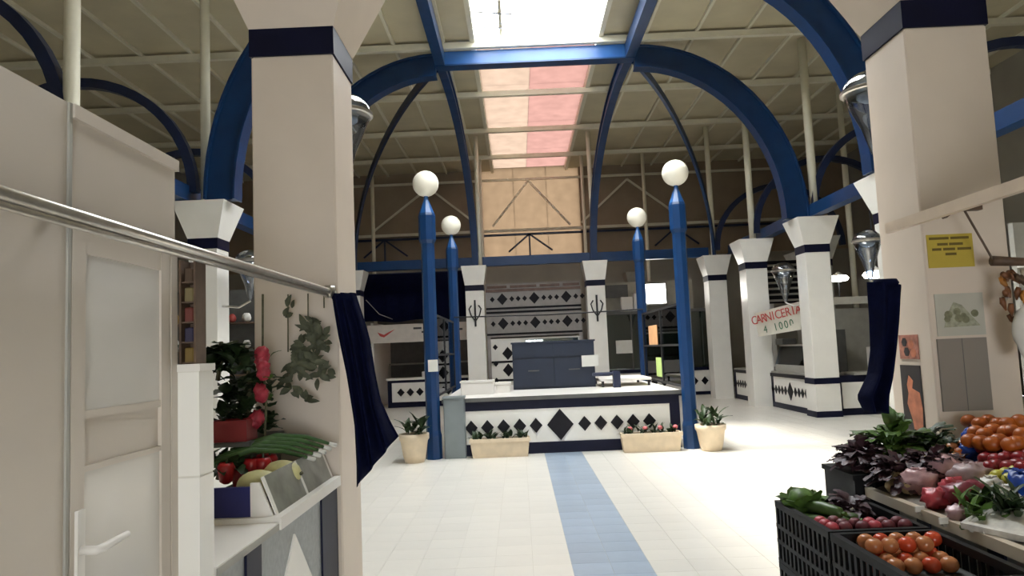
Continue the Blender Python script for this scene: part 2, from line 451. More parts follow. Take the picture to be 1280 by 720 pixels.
# ------------------------------------------------------------------ blue steel frame, arches, ribs
FX0, FX1, FY0, FY1, FZ = -1.40, 2.57, 10.85, 14.85, 7.71
fr = thing('roof_frame', 'bright blue rectangular steel frame under the skylight', 'steel frame', (AX, FY1, FZ - 0.16))
for d in ((FX0 - .1, FX1 + .1, FY1 - .12, FY1 + .12), (FX0 - .1, FX1 + .1, FY0 - .12, FY0 + .12)):
    B().box(*d, FZ - 0.13, FZ + 0.15).build('beam', BLUE_LIT, fr)
    B().box(d[0], d[1], d[2] - 0.03, d[3] + 0.03, FZ - 0.16, FZ - 0.13).build('flange', BLUE, fr)
for x in (FX0, FX1):
    B().box(x - .1, x + .1, FY0 + .12, FY1 - .12, FZ - 0.15, FZ + 0.15).build('beam', BLUE, fr)
N = 18
def arc(p0, p1, n=N):
    """quarter ellipse: level at p0 (top), upright at p1 (foot)"""
    p0 = Vector(p0); p1 = Vector(p1); out = []
    for i in range(n + 1):
        t = math.pi / 2 * i / n
        out.append(Vector((p0.x + (p1.x - p0.x) * math.sin(t), p0.y + (p1.y - p0.y) * math.sin(t), p1.z + (p0.z - p1.z) * math.cos(t))))
    return out
def arch(name, label, path, wd, h, side, group, m=ARCHB, rim=True):
    z = min(p.z for p in path); f = path[-1]
    t = thing(name, label, 'steel arch', (f.x, f.y, z), group)
    B().sweep(path, wd * 0.55, h, side).build('web', m, t)
    if rim:
        sd = Vector(side).normalized()
        for sg, nm in ((-1, 'inner_flange'), (1, 'outer_flange')):
            pp = []
            for i, p in enumerate(path):
                tg = (path[min(i + 1, len(path) - 1)] - path[max(i - 1, 0)]).normalized(); s2 = (sd - tg * sd.dot(tg)).normalized(); nn = tg.cross(s2)
                pp.append(p + nn * sg * h / 2)
            B().sweep(pp, wd, 0.035, side).build(nm, m, t)
    return t
ZT = 4.05
GA = 'thick blue arches from frame to side pillars'
arch('blue_arch', 'thick blue steel arch landing on pillar at the corner with navy-edged dado', arc((FX1 + .1, 14.85, FZ - .12), (5.82, 14.9, ZT)), 0.30, 0.44, (0, 1, 0), GA)
arch('blue_arch', 'thick blue steel arch coming down behind the broad pillar with posters', arc((FX1 + .1, 10.85, FZ - .12), (5.62, 10.9, ZT)), 0.30, 0.44, (0, 1, 0), GA)
arch('blue_arch', 'thick blue steel arch passing behind the pillar beside the kiosk, above globe lamps', arc((FX0 - .1, 14.85, FZ - .12), (-4.5, 14.9, ZT)), 0.30, 0.44, (0, 1, 0), GA)
arch('blue_arch', 'thick dark blue arch foot on the pillar beyond the fruit stall', arc((FX0 - .1, 10.85, FZ - .12), (-4.42, 10.9, ZT)), 0.30, 0.44, (0, 1, 0), GA)
GR = 'curved blue ribs from frame to far pillars'
arch('blue_rib', 'slim blue rib landing on pillar behind the paired posts, from frame corner', arc((FX0, 14.95, FZ), (-1.15, 20.75, ZT)), 0.18, 0.26, (1, 0, 0), GR)
arch('blue_rib', 'slim blue rib landing on pillar next to dark glazed stall', arc((FX1, 14.95, FZ), (2.25, 20.75, ZT)), 0.18, 0.26, (1, 0, 0), GR)
arch('diagonal_rib', 'thin dark blue diagonal rib reaching pillar beside the navy awning', arc((FX0 - .1, 14.95, FZ - .1), (-4.62, 20.75, ZT)), 0.13, 0.18, (1, .5, 0), GR, NAVY_M, False)
arch('diagonal_rib', 'thin blue diagonal rib reaching pillar at end of the right row', arc((FX1 + .1, 14.95, FZ - .1), (5.7, 20.75, ZT)), 0.13, 0.18, (1, -.5, 0), GR, BLUE, False)
arch('blue_rib', 'blue rib landing on the capital of the pillar beside the kiosk', arc((FX0, 10.75, FZ), (-1.2, 4.4, ZT)), 0.18, 0.26, (1, 0, 0), GR)
arch('blue_rib', 'blue rib landing on the capital of the pillar with posters', arc((FX1, 10.75, FZ), (2.45, 4.4, ZT)), 0.18, 0.26, (1, 0, 0), GR)
def semi(cx, y, r):
    return [Vector((cx + r * math.cos(math.pi * i / 24), y, 4.2 + r * math.sin(math.pi * i / 24))) for i in range(25)]
for cx, y, lb in ((-6.68, 7.75, 'dark semicircular arch over side aisle above the white kiosk'), (-6.68, 10.95, 'dark semicircular arch over side aisle beside the pillar past the fruit stall'),
                  (-6.68, 14.9, 'dark semicircular arch deep in the side aisle behind the kiosk roof'), (7.85, 10.95, 'dark semicircular arch over the aisle behind the pillar with posters'),
                  (8.0, 14.9, 'dark semicircular arch over the stall at the navy-edged corner'), (7.75, 17.8, 'dark semicircular arch over the stall with slanted sign'),
                  (7.6, 20.8, 'dark semicircular arch at the end of the right stall row')):
    tag(B().sweep(semi(cx, y, 1.8), 0.14, 0.14, (0, 1, 0)).build('aisle_arch', NAVY_M), lb, 'steel arch', 'dark aisle arches')
GB = 'blue beams on pillar tops'
def bbeam(d, lb):
    t = thing('blue_beam', lb, 'beam', ((d[0] + d[1]) / 2, (d[2] + d[3]) / 2, d[4]), GB)
    bx('web', BLUE, d, t)
    bx('flange', BLUE, (d[0] - .03, d[1] + .03, d[2] - .03, d[3] + .03, d[4] - 0.02, d[4]), t)
bbeam((6.05, 6.22, 1.0, 20.6, 4.07, 4.3), 'long blue beam running above the right row of pillars')
bbeam((-5.08, -4.92, 1.0, 20.6, 4.07, 4.3), 'long blue beam above pillar past the fruit stall, left row')
bbeam((-4.6, 5.6, 20.98, 21.15, 4.07, 4.32), 'blue cross beam over the far pillars and tiled bar wall')
bbeam((-11, -5.0, 13.0, 13.12, 4.6, 4.75), 'dark blue tie beam across the far side aisle')

# roof posts
def post(x, y, r, lb, z0=4.03):
    t = thing('roof_post', lb, 'post', (x, y, z0), 'thin white roof posts')
    B().tube([(x, y, z0), (x, y, RZ - 0.19)], r, 10).build('shaft', RAFT, t, True)
    B().box(x - r * 1.6, x + r * 1.6, y - r * 1.6, y + r * 1.6, z0, z0 + 0.02).build('foot_plate', RAFT, t)
post(-4.80, 7.75, 0.085, 'thick white roof post rising behind the white kiosk', 0)
post(-4.76, 11.1, 0.075, 'white roof post standing on the pillar past the fruit stall')
post(6.22, 14.9, 0.085, 'white roof post standing on the pillar at navy-edged corner')
post(5.88, 17.87, 0.08, 'white roof post on the pillar behind the red lettered sign')
post(5.72, 20.87, 0.075, 'white roof post on the end pillar of the right row')
post(-1.02, 20.87, 0.065, 'white roof post on pillar behind the paired blue posts')
post(2.27, 20.87, 0.065, 'white roof post on pillar next to the dark glazed stall')
post(-1.05, 23.5, 0.055, 'thin white roof post before the end wall, above the navy awning side', 0)
post(2.3, 23.5, 0.055, 'thin white roof post before the end wall, above the dark glass side', 0)
post(-4.6, 23.5, 0.06, 'white roof post behind the navy awning', 0)
post(4.3, 23.5, 0.06, 'white roof post behind the dark glass stall front', 0)
post(8.3, 17.9, 0.07, 'white roof post in the aisle behind the stall corner', 0)
post(9.3, 11.2, 0.07, 'white roof post seen past the pillar with posters', 0)

# ------------------------------------------------------------------ podium
PX0, PX1, PY0, PY1, PZ = -1.18, 2.42, 11.38, 14.95, 0.88
pod = thing('podium', 'raised square podium faced with white tiles and black diamonds', 'podium', ((PX0 + PX1) / 2, PY0, 0))
bx('body', TILE_W, (PX0, PX1, PY0, PY1, 0, PZ - 0.03), pod)
bx('skirting', NAVY, (PX0 - .012, PX1 + .012, PY0 - .014, PY1 + .012, 0, 0.17), pod)
bx('top_band', NAVY, (PX0 - .012, PX1 + .012, PY0 - .014, PY1 + .012, 0.68, 0.84), pod)
bx('corner_strip', NAVY, (PX1 - 0.14, PX1 + .013, PY0 - .015, PY0 + .1, 0.17, 0.68), pod)
bx('stage_floor', WHITE, (PX0 - .03, PX1 + .03, PY0 - .03, PY1 + .03, PZ - 0.04, PZ), pod)
bx('nosing', GREYD, (PX0 - .05, PX1 + .05, PY0 - .05, PY0 - .03, PZ - 0.06, PZ), pod)
diamond(0.585, 0.425, 0.205, 0.24, PY0, pod, d=0.02)
for k in range(5):
    for sg in (-1, 1):
        diamond(0.585 + sg * (0.375 + 0.25 * k), 0.425, 0.10, 0.115, PY0, pod, d=0.018)

def lamp_post(x, y, lb, h=4.0, r=0.11):
    t = thing('globe_lamp', lb, 'lamp post', (x, y, 0), 'blue globe lamps of the podium')
    hexa = lambda prof: B().lathe(prof, 8, (x, y, 0))
    hexa([(r * 1.15, 0), (r * 1.15, 0.35), (r, 0.42), (r * 0.96, 3.3)]).build('pole', BLUE, t)
    hexa([(r * 0.98, 3.3), (r * 1.22, 3.36), (r * 1.22, 3.74), (r * 1.1, 3.78)]).build('collar', BLUE, t)
    hexa([(r * 1.1, 3.78), (r * 0.35, h), (r * 0.3, h + 0.06)]).build('tip', BLUE_LIT, t)
    prof = [(0.001 + 0.205 * math.sin(math.pi * i / 14), h + 0.255 - 0.205 * math.cos(math.pi * i / 14)) for i in range(15)]
    B().lathe(prof, 24, (x, y, 0)).build('globe', GLOBE, t, True)
    return t
lp = lamp_post(-1.36, 11.25, 'blue globe lamp post by the grey metal cabinet with paper label')
a = at_y(541, 458, 11.1)
bx('paper_label', PAPER, (a.x - .075, a.x + .075, 11.125, 11.13, a.z - .08, a.z + .1), lp)
lamp_post(2.56, 11.25, 'blue globe lamp post between planter and cream pot on the bright side')
lamp_post(-1.32, 15.1, 'blue globe lamp post at podium rear, next to navy awning', r=0.105)
lamp_post(2.58, 15.1, 'blue globe lamp post at podium rear, before the bright lamp', r=0.105)

t = thing('stage_screen', 'glazed side screen of podium with orange and green notices', 'screen', (2.56, 13.1, PZ), 'podium screens')
for z in (0.9, 1.55, 2.2):
    bx('rail', IRON, (2.54, 2.58, 11.37, 14.99, z, z + 0.035), t)
for y in (11.4, 13.1, 14.93):
    bx('stile', IRON, (2.54, 2.58, y, y + 0.035, 0.88, 2.235), t)
for y0, y1 in ((11.44, 13.09), (13.14, 14.92)):
    bx('pane', GLASSB, (2.556, 2.564, y0, y1, 0.94, 1.55), t); bx('pane', GLASSB, (2.556, 2.564, y0, y1, 1.59, 2.2), t)
bx('notice', mat('orange_paper', (0.75, 0.42, 0.2), 0.8), (2.545, 2.552, 13.45, 14.3, 1.55, 1.95), t)
bx('notice', mat('green_paper', (0.45, 0.62, 0.2), 0.8), (2.545, 2.552, 13.2, 13.7, 1.0, 1.35), t)
t = thing('stage_screen', 'glazed side screen of podium near the white boxes', 'screen', (-1.34, 13.1, PZ), 'podium screens')
for z in (0.9, 1.55, 2.2):
    bx('rail', IRON, (-1.36, -1.32, 11.37, 14.99, z, z + 0.03), t)
for y in (11.4, 13.1, 14.93):
    bx('stile', IRON, (-1.36, -1.32, y, y + 0.035, 0.88, 2.23), t)
for y0, y1 in ((11.44, 13.09), (13.14, 14.92)):
    bx('pane', GLASSB, (-1.344, -1.336, y0, y1, 0.94, 1.55), t); bx('pane', GLASSB, (-1.344, -1.336, y0, y1, 1.59, 2.2), t)
tag(B().tube([(-1.32, 15.0, 2.32), (0.6, 15.0, 2.29), (2.58, 15.0, 2.32)], 0.014, 6).build('guard_wire', IRON), 'thin black wire strung between the rear podium lamp posts', 'wire')

BOARDM = mat('slate_blue_board', (0.012, 0.02, 0.042), 0.5, var=0.15, scale=3)
t = thing('stage_cabinet', 'dark slate blue low cabinet standing on podium', 'cabinet', (0.61, 13.2, PZ))
bx('carcass', BOARDM, (-0.13, 1.35, 13.2, 13.75, PZ, 1.70), t)
bx('top', BOARDM, (-0.15, 1.37, 13.17, 13.77, 1.70, 1.73), t)
for x0, x1 in ((-0.11, 0.60), (0.62, 1.33)):
    dr = bx('door', BOARDM, (x0, x1, 13.175, 13.2, PZ + .04, 1.42), t)
    bx('handle', GREYD, ((x0 + x1) / 2 - .1, (x0 + x1) / 2 + .1, 13.155, 13.175, 1.2, 1.22), dr)
    bx('drawer', BOARDM, (x0, x1, 13.175, 13.2, 1.45, 1.68), t)
a = at_y(737, 451, 13.1)
tag(bx('paper_sheet', PAPER, (a.x - .14, a.x + .16, 13.10, 13.135, a.z - .1, a.z + .1)), 'pale sheet fixed on the corner of the slate blue cabinet', 'paper')
for (x0, x1, y0, z1, lb) in ((-1.0, -0.45, 12.2, 1.08, 'larger white box at the rim of podium'), (-0.42, -0.18, 12.5, 1.02, 'smaller white box next to slate blue cabinet')):
    t = thing('white_box', lb, 'box', ((x0 + x1) / 2, y0, PZ), 'white boxes on podium')
    B().bbox(x0, x1, y0, y0 + 0.35, PZ, z1, 0.012).build('body', WHITE, t)
    bx('lid', WHITE, (x0 - .012, x1 + .012, y0 - .012, y0 + .362, z1, z1 + 0.03), t)
t = thing('stage_table', 'low white table on podium beside the glazed screen', 'table', (1.85, 13.4, PZ))
bx('top', WHITE, (1.4, 2.3, 12.9, 14.2, 0.98, 1.02), t)
for x in (1.43, 2.24):
    for y in (12.93, 14.13): bx('leg', IRON, (x, x + .04, y, y + .04, PZ, 0.98), t)
t = thing('valve_pipe', 'navy capped pipe end sticking out before slate cabinet', 'pipe', (1.45, 12.6, PZ))
B().tube([(1.25, 12.7, 1.12), (1.62, 12.7, 1.12)], 0.03, 8).build('pipe', NAVY_M, t)
B().box(1.6, 1.72, 12.62, 12.78, PZ, 1.16).build('valve_block', NAVY_M, t)

t = thing('metal_cabinet', 'plain grey metal cabinet standing against the podium', 'cabinet', (-1.03, 11.2, 0))
B().bbox(-1.19, -0.87, 11.16, 11.36, 0, 0.90, 0.01).build('body', GREYBOX, t)
bx('door', GREYBOX, (-1.17, -0.89, 11.15, 11.16, 0.05, 0.86), t)
bx('cap', GREYBOX, (-1.2, -0.86, 11.14, 11.36, 0.90, 0.93), t)

def foliage(n, c, rad, L, wd, seed, curl=0.5, ruf=0.1, flat=0.5, b=None):
    rg = random.Random(seed); b = b or B(); c = Vector(c)
    for i in range(n):
        th = rg.uniform(0, 6.283); ph = rg.uniform(0.05, 1.0)
        d = Vector((math.cos(th) * ph, math.sin(th) * ph, flat + rg.random() * 0.9))
        base = c + Vector((rg.uniform(-1, 1) * rad[0], rg.uniform(-1, 1) * rad[1], rg.uniform(0, 1) * rad[2]))
        b.leaf(base, d, L * rg.uniform(0.6, 1.2), wd * rg.uniform(0.7, 1.2), curl=curl * rg.uniform(0.4, 1.4), ruf=ruf, rng=rg)
    return b
def pot(x, y, r, h, lb, seed):
    t = thing('potted_plant', lb, 'potted plant', (x, y, 0), 'round pots by the podium')
    B().lathe([(r * .66, 0), (r * .8, h * .25), (r * .95, h * .75), (r * 1.05, h * .82), (r * 1.05, h), (r * .9, h), (r * .88, h * .9)], 20, (x, y, 0)).build('pot', TERRA, t, True)
    B().lathe([(r * .85, h * .85), (r * .87, h * .92)], 16, (x, y, 0)).build('soil', SOIL, t)
    foliage(34, (x, y, h * .9), (r * .6, r * .6, .18), 0.2, 0.08, seed).build('leaves', LEAF, t, True)
pot(-1.62, 10.98, 0.215, 0.42, 'round cream pot with leafy succulent beside the grey cabinet side', 4)
pot(2.78, 10.95, 0.215, 0.38, 'round cream pot with small plant on the bright floor side', 7)
FLW = mat('pink_blossom', (0.5, 0.12, 0.13), 0.6)
def planter(x0, x1, y0, lb, seed, fl=False):
    t = thing('planter', lb, 'planter', ((x0 + x1) / 2, y0, 0), 'trough planters along the podium')
    w = 0.24; h = 0.28; i = 0.035
    b = B().add([(x0 + i, y0 + i, 0), (x1 - i, y0 + i, 0), (x1 - i, y0 + w - i, 0), (x0 + i, y0 + w - i, 0), (x0, y0, h), (x1, y0, h), (x1, y0 + w, h), (x0, y0 + w, h),
                 (x0 + .03, y0 + .03, h), (x1 - .03, y0 + .03, h), (x1 - .03, y0 + w - .03, h), (x0 + .03, y0 + w - .03, h), (x0 + .03, y0 + .03, h - .05), (x1 - .03, y0 + .03, h - .05), (x1 - .03, y0 + w - .03, h - .05), (x0 + .03, y0 + w - .03, h - .05)],
                [(3, 2, 1, 0)] + [(j, (j + 1) % 4, 4 + (j + 1) % 4, 4 + j) for j in range(4)] + [(4 + j, 4 + (j + 1) % 4, 8 + (j + 1) % 4, 8 + j) for j in range(4)] + [(8 + j, 8 + (j + 1) % 4, 12 + (j + 1) % 4, 12 + j) for j in range(4)])
    b.build('trough', TERRA, t)
    bx('rim', TERRA, (x0 - .01, x1 + .01, y0 - .012, y0, h - .05, h), t)
    bx('soil', SOIL, (x0 + .03, x1 - .03, y0 + .03, y0 + w - .03, h - .06, h - .03), t)
    rg = random.Random(seed)
    for q in range(4):
        xx = x0 + (q + .5) * (x1 - x0) / 4
        foliage(18, (xx, y0 + w / 2, h - .03), (.07, .06, .05), 0.12, 0.05, seed + q).build('plant', LEAF, t, True)
        if fl: B().blob((xx + .03, y0 + .08, h + .07), .04, .04, .03, q, .3, 8, 6).build('blossom', FLW, t, True)
planter(-0.80, 0.10, 11.08, 'cream trough planter with dark plants beside the grey cabinet', 20)
planter(1.47, 2.37, 11.0, 'cream trough planter with reddish blossoms near the cream pot', 40, True)

# ------------------------------------------------------------------ far stalls (left canopy stall, tiled bar wall, dark glass stall)
t = thing('far_stall', 'far market stall with pale sign under the navy awning', 'market stall', (-3.3, 22.3, 0))
ctr = bx('counter', NAVY, (-4.05, -1.6, 22.3, 22.9, 0, 0.82), t)
bx('counter_top', WHITE, (-4.08, -1.58, 22.26, 22.95, 0.82, 0.88), t)
bx('tile_face', TILE_W, (-3.92, -1.65, 22.285, 22.3, 0.16, 0.74), t)
for k in range(8): diamond(-3.65 + k * 0.29, 0.45, 0.115, 0.125, 22.285, t)
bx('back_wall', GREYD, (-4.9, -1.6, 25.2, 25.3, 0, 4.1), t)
bx('side_panel', WHITE, (-4.52, -4.44, 22.3, 25.2, 0, 2.6), t)
bx('shelf', SHADE, (-4.4, -1.6, 24.6, 25.2, 1.25, 1.3), t)
bx('menu_board', GREYD, (-3.6, -2.6, 25.12, 25.2, 1.9, 2.3), t)
bx('white_carton', WHITE, (-3.0, -2.3, 22.35, 22.7, 0.88, 1.05), t)
sg = thing('stall_sign', 'pale stall sign with red swoosh under navy awning', 'sign', (-3.2, 22.25, 1.97))
bx('board', mat('pale_sign_board', (0.62, 0.56, 0.50), 0.5), (-4.6, -1.55, 22.2, 22.25, 1.97, 2.52), sg)
SIGNR = mat('sign_red', (0.5, 0.06, 0.05), 0.5); SIGNK = mat('sign_dark', (0.05, 0.05, 0.05), 0.6); SIGNG = mat('sign_green', (0.06, 0.16, 0.09), 0.6)
b = B(); pts = [(-4.3, 2.3), (-4.1, 2.22), (-3.95, 2.3), (-3.75, 2.38), (-3.95, 2.24), (-4.1, 2.14), (-4.22, 2.18)]
b.prism([(x, 22.2, z) for x, z in pts][::-1], (0, -0.006, 0)).build('swoosh', SIGNR, sg)
for x0, x1, z in ((-3.2, -2.95, 2.38), (-2.9, -2.72, 2.38), (-2.68, -2.4, 2.38), (-2.95, -2.75, 2.26), (-2.7, -2.6, 2.26), (-2.1, -1.7, 2.3)):
    bx('lettering', SIGNK, (x0, x1, 22.194, 22.2, z - .03, z + .03), sg)
aw = thing('navy_awning', 'large navy canvas awning hanging over the far stall sign', 'awning', (-3.2, 22.2, 2.6))
b = B(); n = 20
vs = []; fs = []
for i in range(n + 1):
    x = -4.85 + 3.3 * i / n; q = 0.04 * math.sin(i * 1.9)
    vs += [(x, 22.5, 4.1), (x, 22.25 + q, 3.4), (x, 22.12 + q, 2.62 + 0.03 * math.sin(i * 0.7)), (x, 22.16 + q, 2.62 + 0.03 * math.sin(i * 0.7)), (x, 22.30 + q, 3.4), (x, 22.55, 4.1)]
for i in range(n):
    for k in range(6): fs.append((i * 6 + k, i * 6 + (k + 1) % 6, (i + 1) * 6 + (k + 1) % 6, (i + 1) * 6 + k))
fs += [(0, 1, 2, 3, 4, 5), tuple(n * 6 + k for k in (5, 4, 3, 2, 1, 0))]
b.add(vs, fs).build('canvas', CLOTH, aw, True)
B().tube([(-4.85, 22.55, 4.1), (-1.55, 22.55, 4.1)], 0.04).build('roller', NAVY_M, aw)
B().tube([(-4.6, 22.09, 3.3), (-4.2, 22.05, 2.85), (-3.8, 22.05, 2.68)], 0.012, 6).build('cord', SHADE, aw)

BARM = mat('grey_bar_tile', (0.30, 0.28, 0.265), 0.4, var=0.08)
BARB = mat('brown_bar_strip', (0.16, 0.10, 0.08), 0.5, var=0.2)
t = thing('tiled_bar', 'grey tiled bar wall with two rows of black diamonds', 'bar', (0.5, 22.0, 0))
bx('fascia', BARM, (-0.95, 1.93, 22.0, 22.25, 2.0, 3.62), t)
bx('cornice', BARB, (-0.95, 1.93, 21.97, 22.0, 3.36, 3.44), t)
for x0, x1 in ((-0.9, -0.3), (-0.2, 0.6), (0.7, 1.3), (1.4, 1.9)): bx('panel', BARB, (x0, x1, 21.975, 22.0, 3.47, 3.55), t)
for z in (2.86, 2.74, 2.08): bx('dark_strip', BLACK, (-0.95, 1.93, 21.98, 22.0, z - 0.03, z + 0.03), t)
for z in (3.14, 2.4):
    for q in range(3):
        cx = -0.45 + q * 0.97
        diamond(cx, z, 0.16, 0.18, 22.0, t)
        for e in range(3):
            if q < 2 or e < 2: diamond(cx + 0.29 + e * 0.195, z, 0.075, 0.085, 22.0, t)
        if q == 0: diamond(cx - 0.3, z, 0.075, 0.085, 22.0, t)
for x in (-0.95, 1.83): bx('jamb', BARM, (x, x + 0.1, 22.0, 22.3, 0, 2.0), t)
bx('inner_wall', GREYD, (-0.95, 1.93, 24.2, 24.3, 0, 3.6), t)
cn = bx('bar_front', TILE_W, (-0.85, 1.83, 22.1, 22.5, 0, 1.95), t)
bx('window_panel', GLASSD, (0.2, 1.8, 22.08, 22.095, 1.1, 1.9), t)
for z in (0.4, 1.0, 1.5): diamond(-0.35, z, 0.17, 0.2, 22.1, t)
for z in (0.2, 0.7, 1.2, 1.7): diamond(-0.72, z, 0.08, 0.09, 22.1, t)
for z in (0.7, 1.25): bx('dark_strip', BLACK, (-0.85, 1.83, 22.085, 22.1, z - .03, z + .03), t)

t = thing('glazed_stall', 'far stall with dark green glazed front and white diamond dado', 'market stall', (4.4, 22.5, 0))
bx('dado', TILE_W, (2.6, 6.1, 22.5, 22.8, 0, 0.74), t)
bx('dado_rim', NAVY, (2.58, 6.12, 22.47, 22.8, 0.74, 0.84), t)
bx('skirting', NAVY, (2.58, 6.12, 22.485, 22.5, 0, 0.1), t)
for k in range(11): diamond(2.85 + k * 0.31, 0.42, 0.11, 0.13, 22.5, t)
for k in range(4):
    x0 = 2.62 + k * 0.87
    bx('pane', GLASSD, (x0 + .02, x0 + .85, 22.55, 22.565, 0.84, 2.55), t)
    bx('mullion', GREYD, (x0 - .02, x0 + .02, 22.52, 22.6, 0.84, 2.55), t)
bx('back_wall', mat('green_grey_wall', (0.13, 0.16, 0.145), 0.6), (2.6, 6.1, 24.0, 24.1, 0, 2.6), t)
bx('lintel', GREYD, (2.58, 6.12, 22.5, 23.05, 2.55, 2.64), t)
bx('upper_wall', mat('beige_upper_wall', (0.42, 0.40, 0.33), 0.6), (2.75, 5.6, 23.2, 23.3, 2.64, 3.6), t)
bx('dark_panel', GREYD, (2.7, 3.5, 22.9, 23.0, 3.1, 3.5), t)
tag(bx('paper_notice', PAPER, (2.98, 3.48, 22.5, 22.515, 1.35, 1.75)), 'square white notice on dark glass next to white pillar', 'notice')
lf = thing('flood_lamp', 'glaring square lamp above the dark glazed stall', 'lamp', (4.3, 22.9, 2.85))
B().bbox(3.98, 4.72, 22.9, 23.1, 2.82, 3.52, 0.03).build('housing', GREYD, lf)
bx('lens', LAMP_E, (4.02, 4.68, 22.88, 22.9, 2.87, 3.48), lf)
for k in range(2):
    x0 = 3.25 + k * 0.4
    tag(bx('white_box', WHITE, (x0, x0 + 0.36, 22.75, 23.0, 2.645, 3.1 + .1 * k)), ('shorter', 'taller')[k] + ' pale carton on lintel beside the glaring lamp', 'box')

# ------------------------------------------------------------------ right row of stalls (x = 6)
XR = 6.0
def row_stall(y0, y1, lb, seed, sign=False):
    t = thing('row_stall', lb, 'market stall', (XR, (y0 + y1) / 2, 0), 'stalls of the right row')
    bx('dado', TILE_W, (XR, XR + 0.15, y0, y1, 0, 0.72), t)
    bx('skirting', NAVY, (XR - .013, XR, y0, y1, 0, 0.12), t)
    bx('rim', BLACK, (XR - .03, XR + .18, y0, y1, 0.72, 0.80), t)
    bx('counter_top', SHADE, (XR + .0, XR + 0.7, y0, y1, 0.80, 0.84), t)
    for e in (y0, y1 - 0.12): bx('edge_strip', NAVY, (XR - .012, XR, e, e + 0.12, 0.12, 0.72), t)
    cy = (y0 + y1) / 2
    diamond(cy, 0.42, 0.17, 0.2, XR, t, axis='x')
    for k in range(5):
        for s in (-1, 1): diamond(cy + s * (0.3 + 0.2 * k), 0.42, 0.085, 0.1, XR, t, axis='x')
    return t
r1 = row_stall(15.24, 17.58, 'stall with slanted red lettered sign and glass food case on diamond dado', 1)
r2 = row_stall(18.15, 20.58, 'stall with diamond dado between the last two pillars of the row', 2)
tag(bx('stall_back_wall', SHADE, (9.65, 9.75, 15.0, 20.6, 0, 3.2)), 'plain grey partition behind the right row stalls', 'partition')
case = thing('display_case', 'grey steel and glass food case on the right row counter', 'display case', (6.4, 16.4, 0.84))
bx('base', SHADE, (6.08, 6.65, 15.35, 17.5, 0.84, 1.0), case)
B().prism([(6.08, 15.36, 1.0), (6.22, 15.36, 1.42), (6.23, 15.36, 1.42), (6.095, 15.36, 1.0)], (0, 2.13, 0)).build('front_pane', GLASSB, case)
bx('roof', STEEL, (6.2, 6.65, 15.35, 17.5, 1.42, 1.45), case)
bx('back', GREYD, (6.6, 6.65, 15.35, 17.5, 1.0, 1.42), case)
B().bbox(6.12, 6.45, 17.0, 17.5, 1.46, 1.6, .02).build('scale', GREYD, case)
sg = thing('hanging_sign', 'slanted pale sign with red lettering between the pillars', 'sign', (5.9, 16.7, 1.95))
# sign panel facing the aisle and the camera, leaning outwards at the top
p0 = at_y(943, 392, 17.2); p1 = at_y(1002, 376, 15.9); p2 = at_y(1001, 412, 15.9); p3 = at_y(948, 421, 17.2)
nrm = (p1 - p0).cross(p3 - p0).normalized()
b = B().prism([p0, p1, p2, p3], nrm * 0.03); b.build('board', mat('sign_cream', (0.66, 0.63, 0.54), 0.5), sg)
ux = (p1 - p0).normalized(); uz = ux.cross((p3 - p0)).cross(ux).normalized() * -1
nf = ux.cross(uz).normalized()
def sgm(c):
    m = Matrix((ux, uz, nf)).transposed().to_4x4(); m.translation = Vector(c) + nf * 0.035 - sg.location; return m
cc = (p0 + p1 + p2 + p3) / 4
for k_, ch_ in enumerate('CARNICERIA'):
    text('red_letter', ch_, SIGNR, 0.28, sgm(cc + uz * 0.12 + ux * (k_ - 4.5) * 0.15), sg)
for k_, ch_ in enumerate('4 1000'):
    if ch_ != ' ': text('dark_letter', ch_, SIGNG, 0.24, sgm(cc - uz * 0.14 + ux * (k_ - 2.5) * 0.16), sg)
bx('hanger', IRON, (6.02, 6.04, 15.2, 15.22, 2.4, 2.6), sg)
pnl = thing('diamond_panel', 'white panel with upright row of black diamonds behind end pillars', 'panel', (6.5, 20.2, 0.84))
bx('board', TILE_W, (6.25, 7.1, 20.2, 20.3, 0.84, 2.7), pnl)
for z, q in ((1.25, .1), (1.7, .22), (2.15, .1)): diamond(6.7, z, q, q * 1.2, 20.2, pnl)
bx('yellow_sticker', mat('yellow_sticker', (0.65, 0.55, 0.05), 0.6), (6.4, 6.9, 20.19, 20.2, 0.9, 1.05), pnl)
lv = thing('louvre', 'dark horizontal slat louvre above the slanted sign', 'louvre', (7.0, 18.6, 2.5))
bx('backing', BLACK, (6.3, 7.9, 18.7, 18.72, 2.5, 3.6), lv)
for x in (6.32, 7.82): bx('leg', BLACK, (x, x + .06, 18.66, 18.72, 0, 2.5), lv)
for k in range(7): bx('slat', SHADE, (6.3, 7.9, 18.6, 18.69, 2.55 + k * 0.15, 2.6 + k * 0.15), lv)
# corner dado facing the camera
cd = thing('corner_stall', 'corner stall with square white panels framed in navy', 'market stall', (7.6, 14.95, 0))
bx('dado', NAVY, (6.4, 9.6, 14.95, 15.2, 0, 0.80), cd)
for k in range(4):
    x0 = 6.5 + k * 0.78
    bx('panel', TILE_W, (x0, x0 + 0.66, 14.93, 14.95, 0.14, 0.66), cd)
bx('counter_top', SHADE, (6.75, 9.6, 14.9, 15.5, 0.80, 0.85), cd)
bx('upper_beam', SHADE, (6.4, 9.6, 15.0, 15.15, 2.25, 2.4), cd)
bx('inner_wall', SHADE, (6.75, 9.6, 17.4, 17.5, 0, 2.25), cd)
bx('fridge', GREYD, (6.75, 7.4, 16.6, 17.2, 0.0, 1.75), cd)
bx('white_appliance', WHITE, (7.3, 7.95, 15.1, 15.45, 0.85, 1.35), cd)
bx('appliance_mark', GREYD, (7.6, 7.75, 15.09, 15.1, 0.95, 1.2), cd)
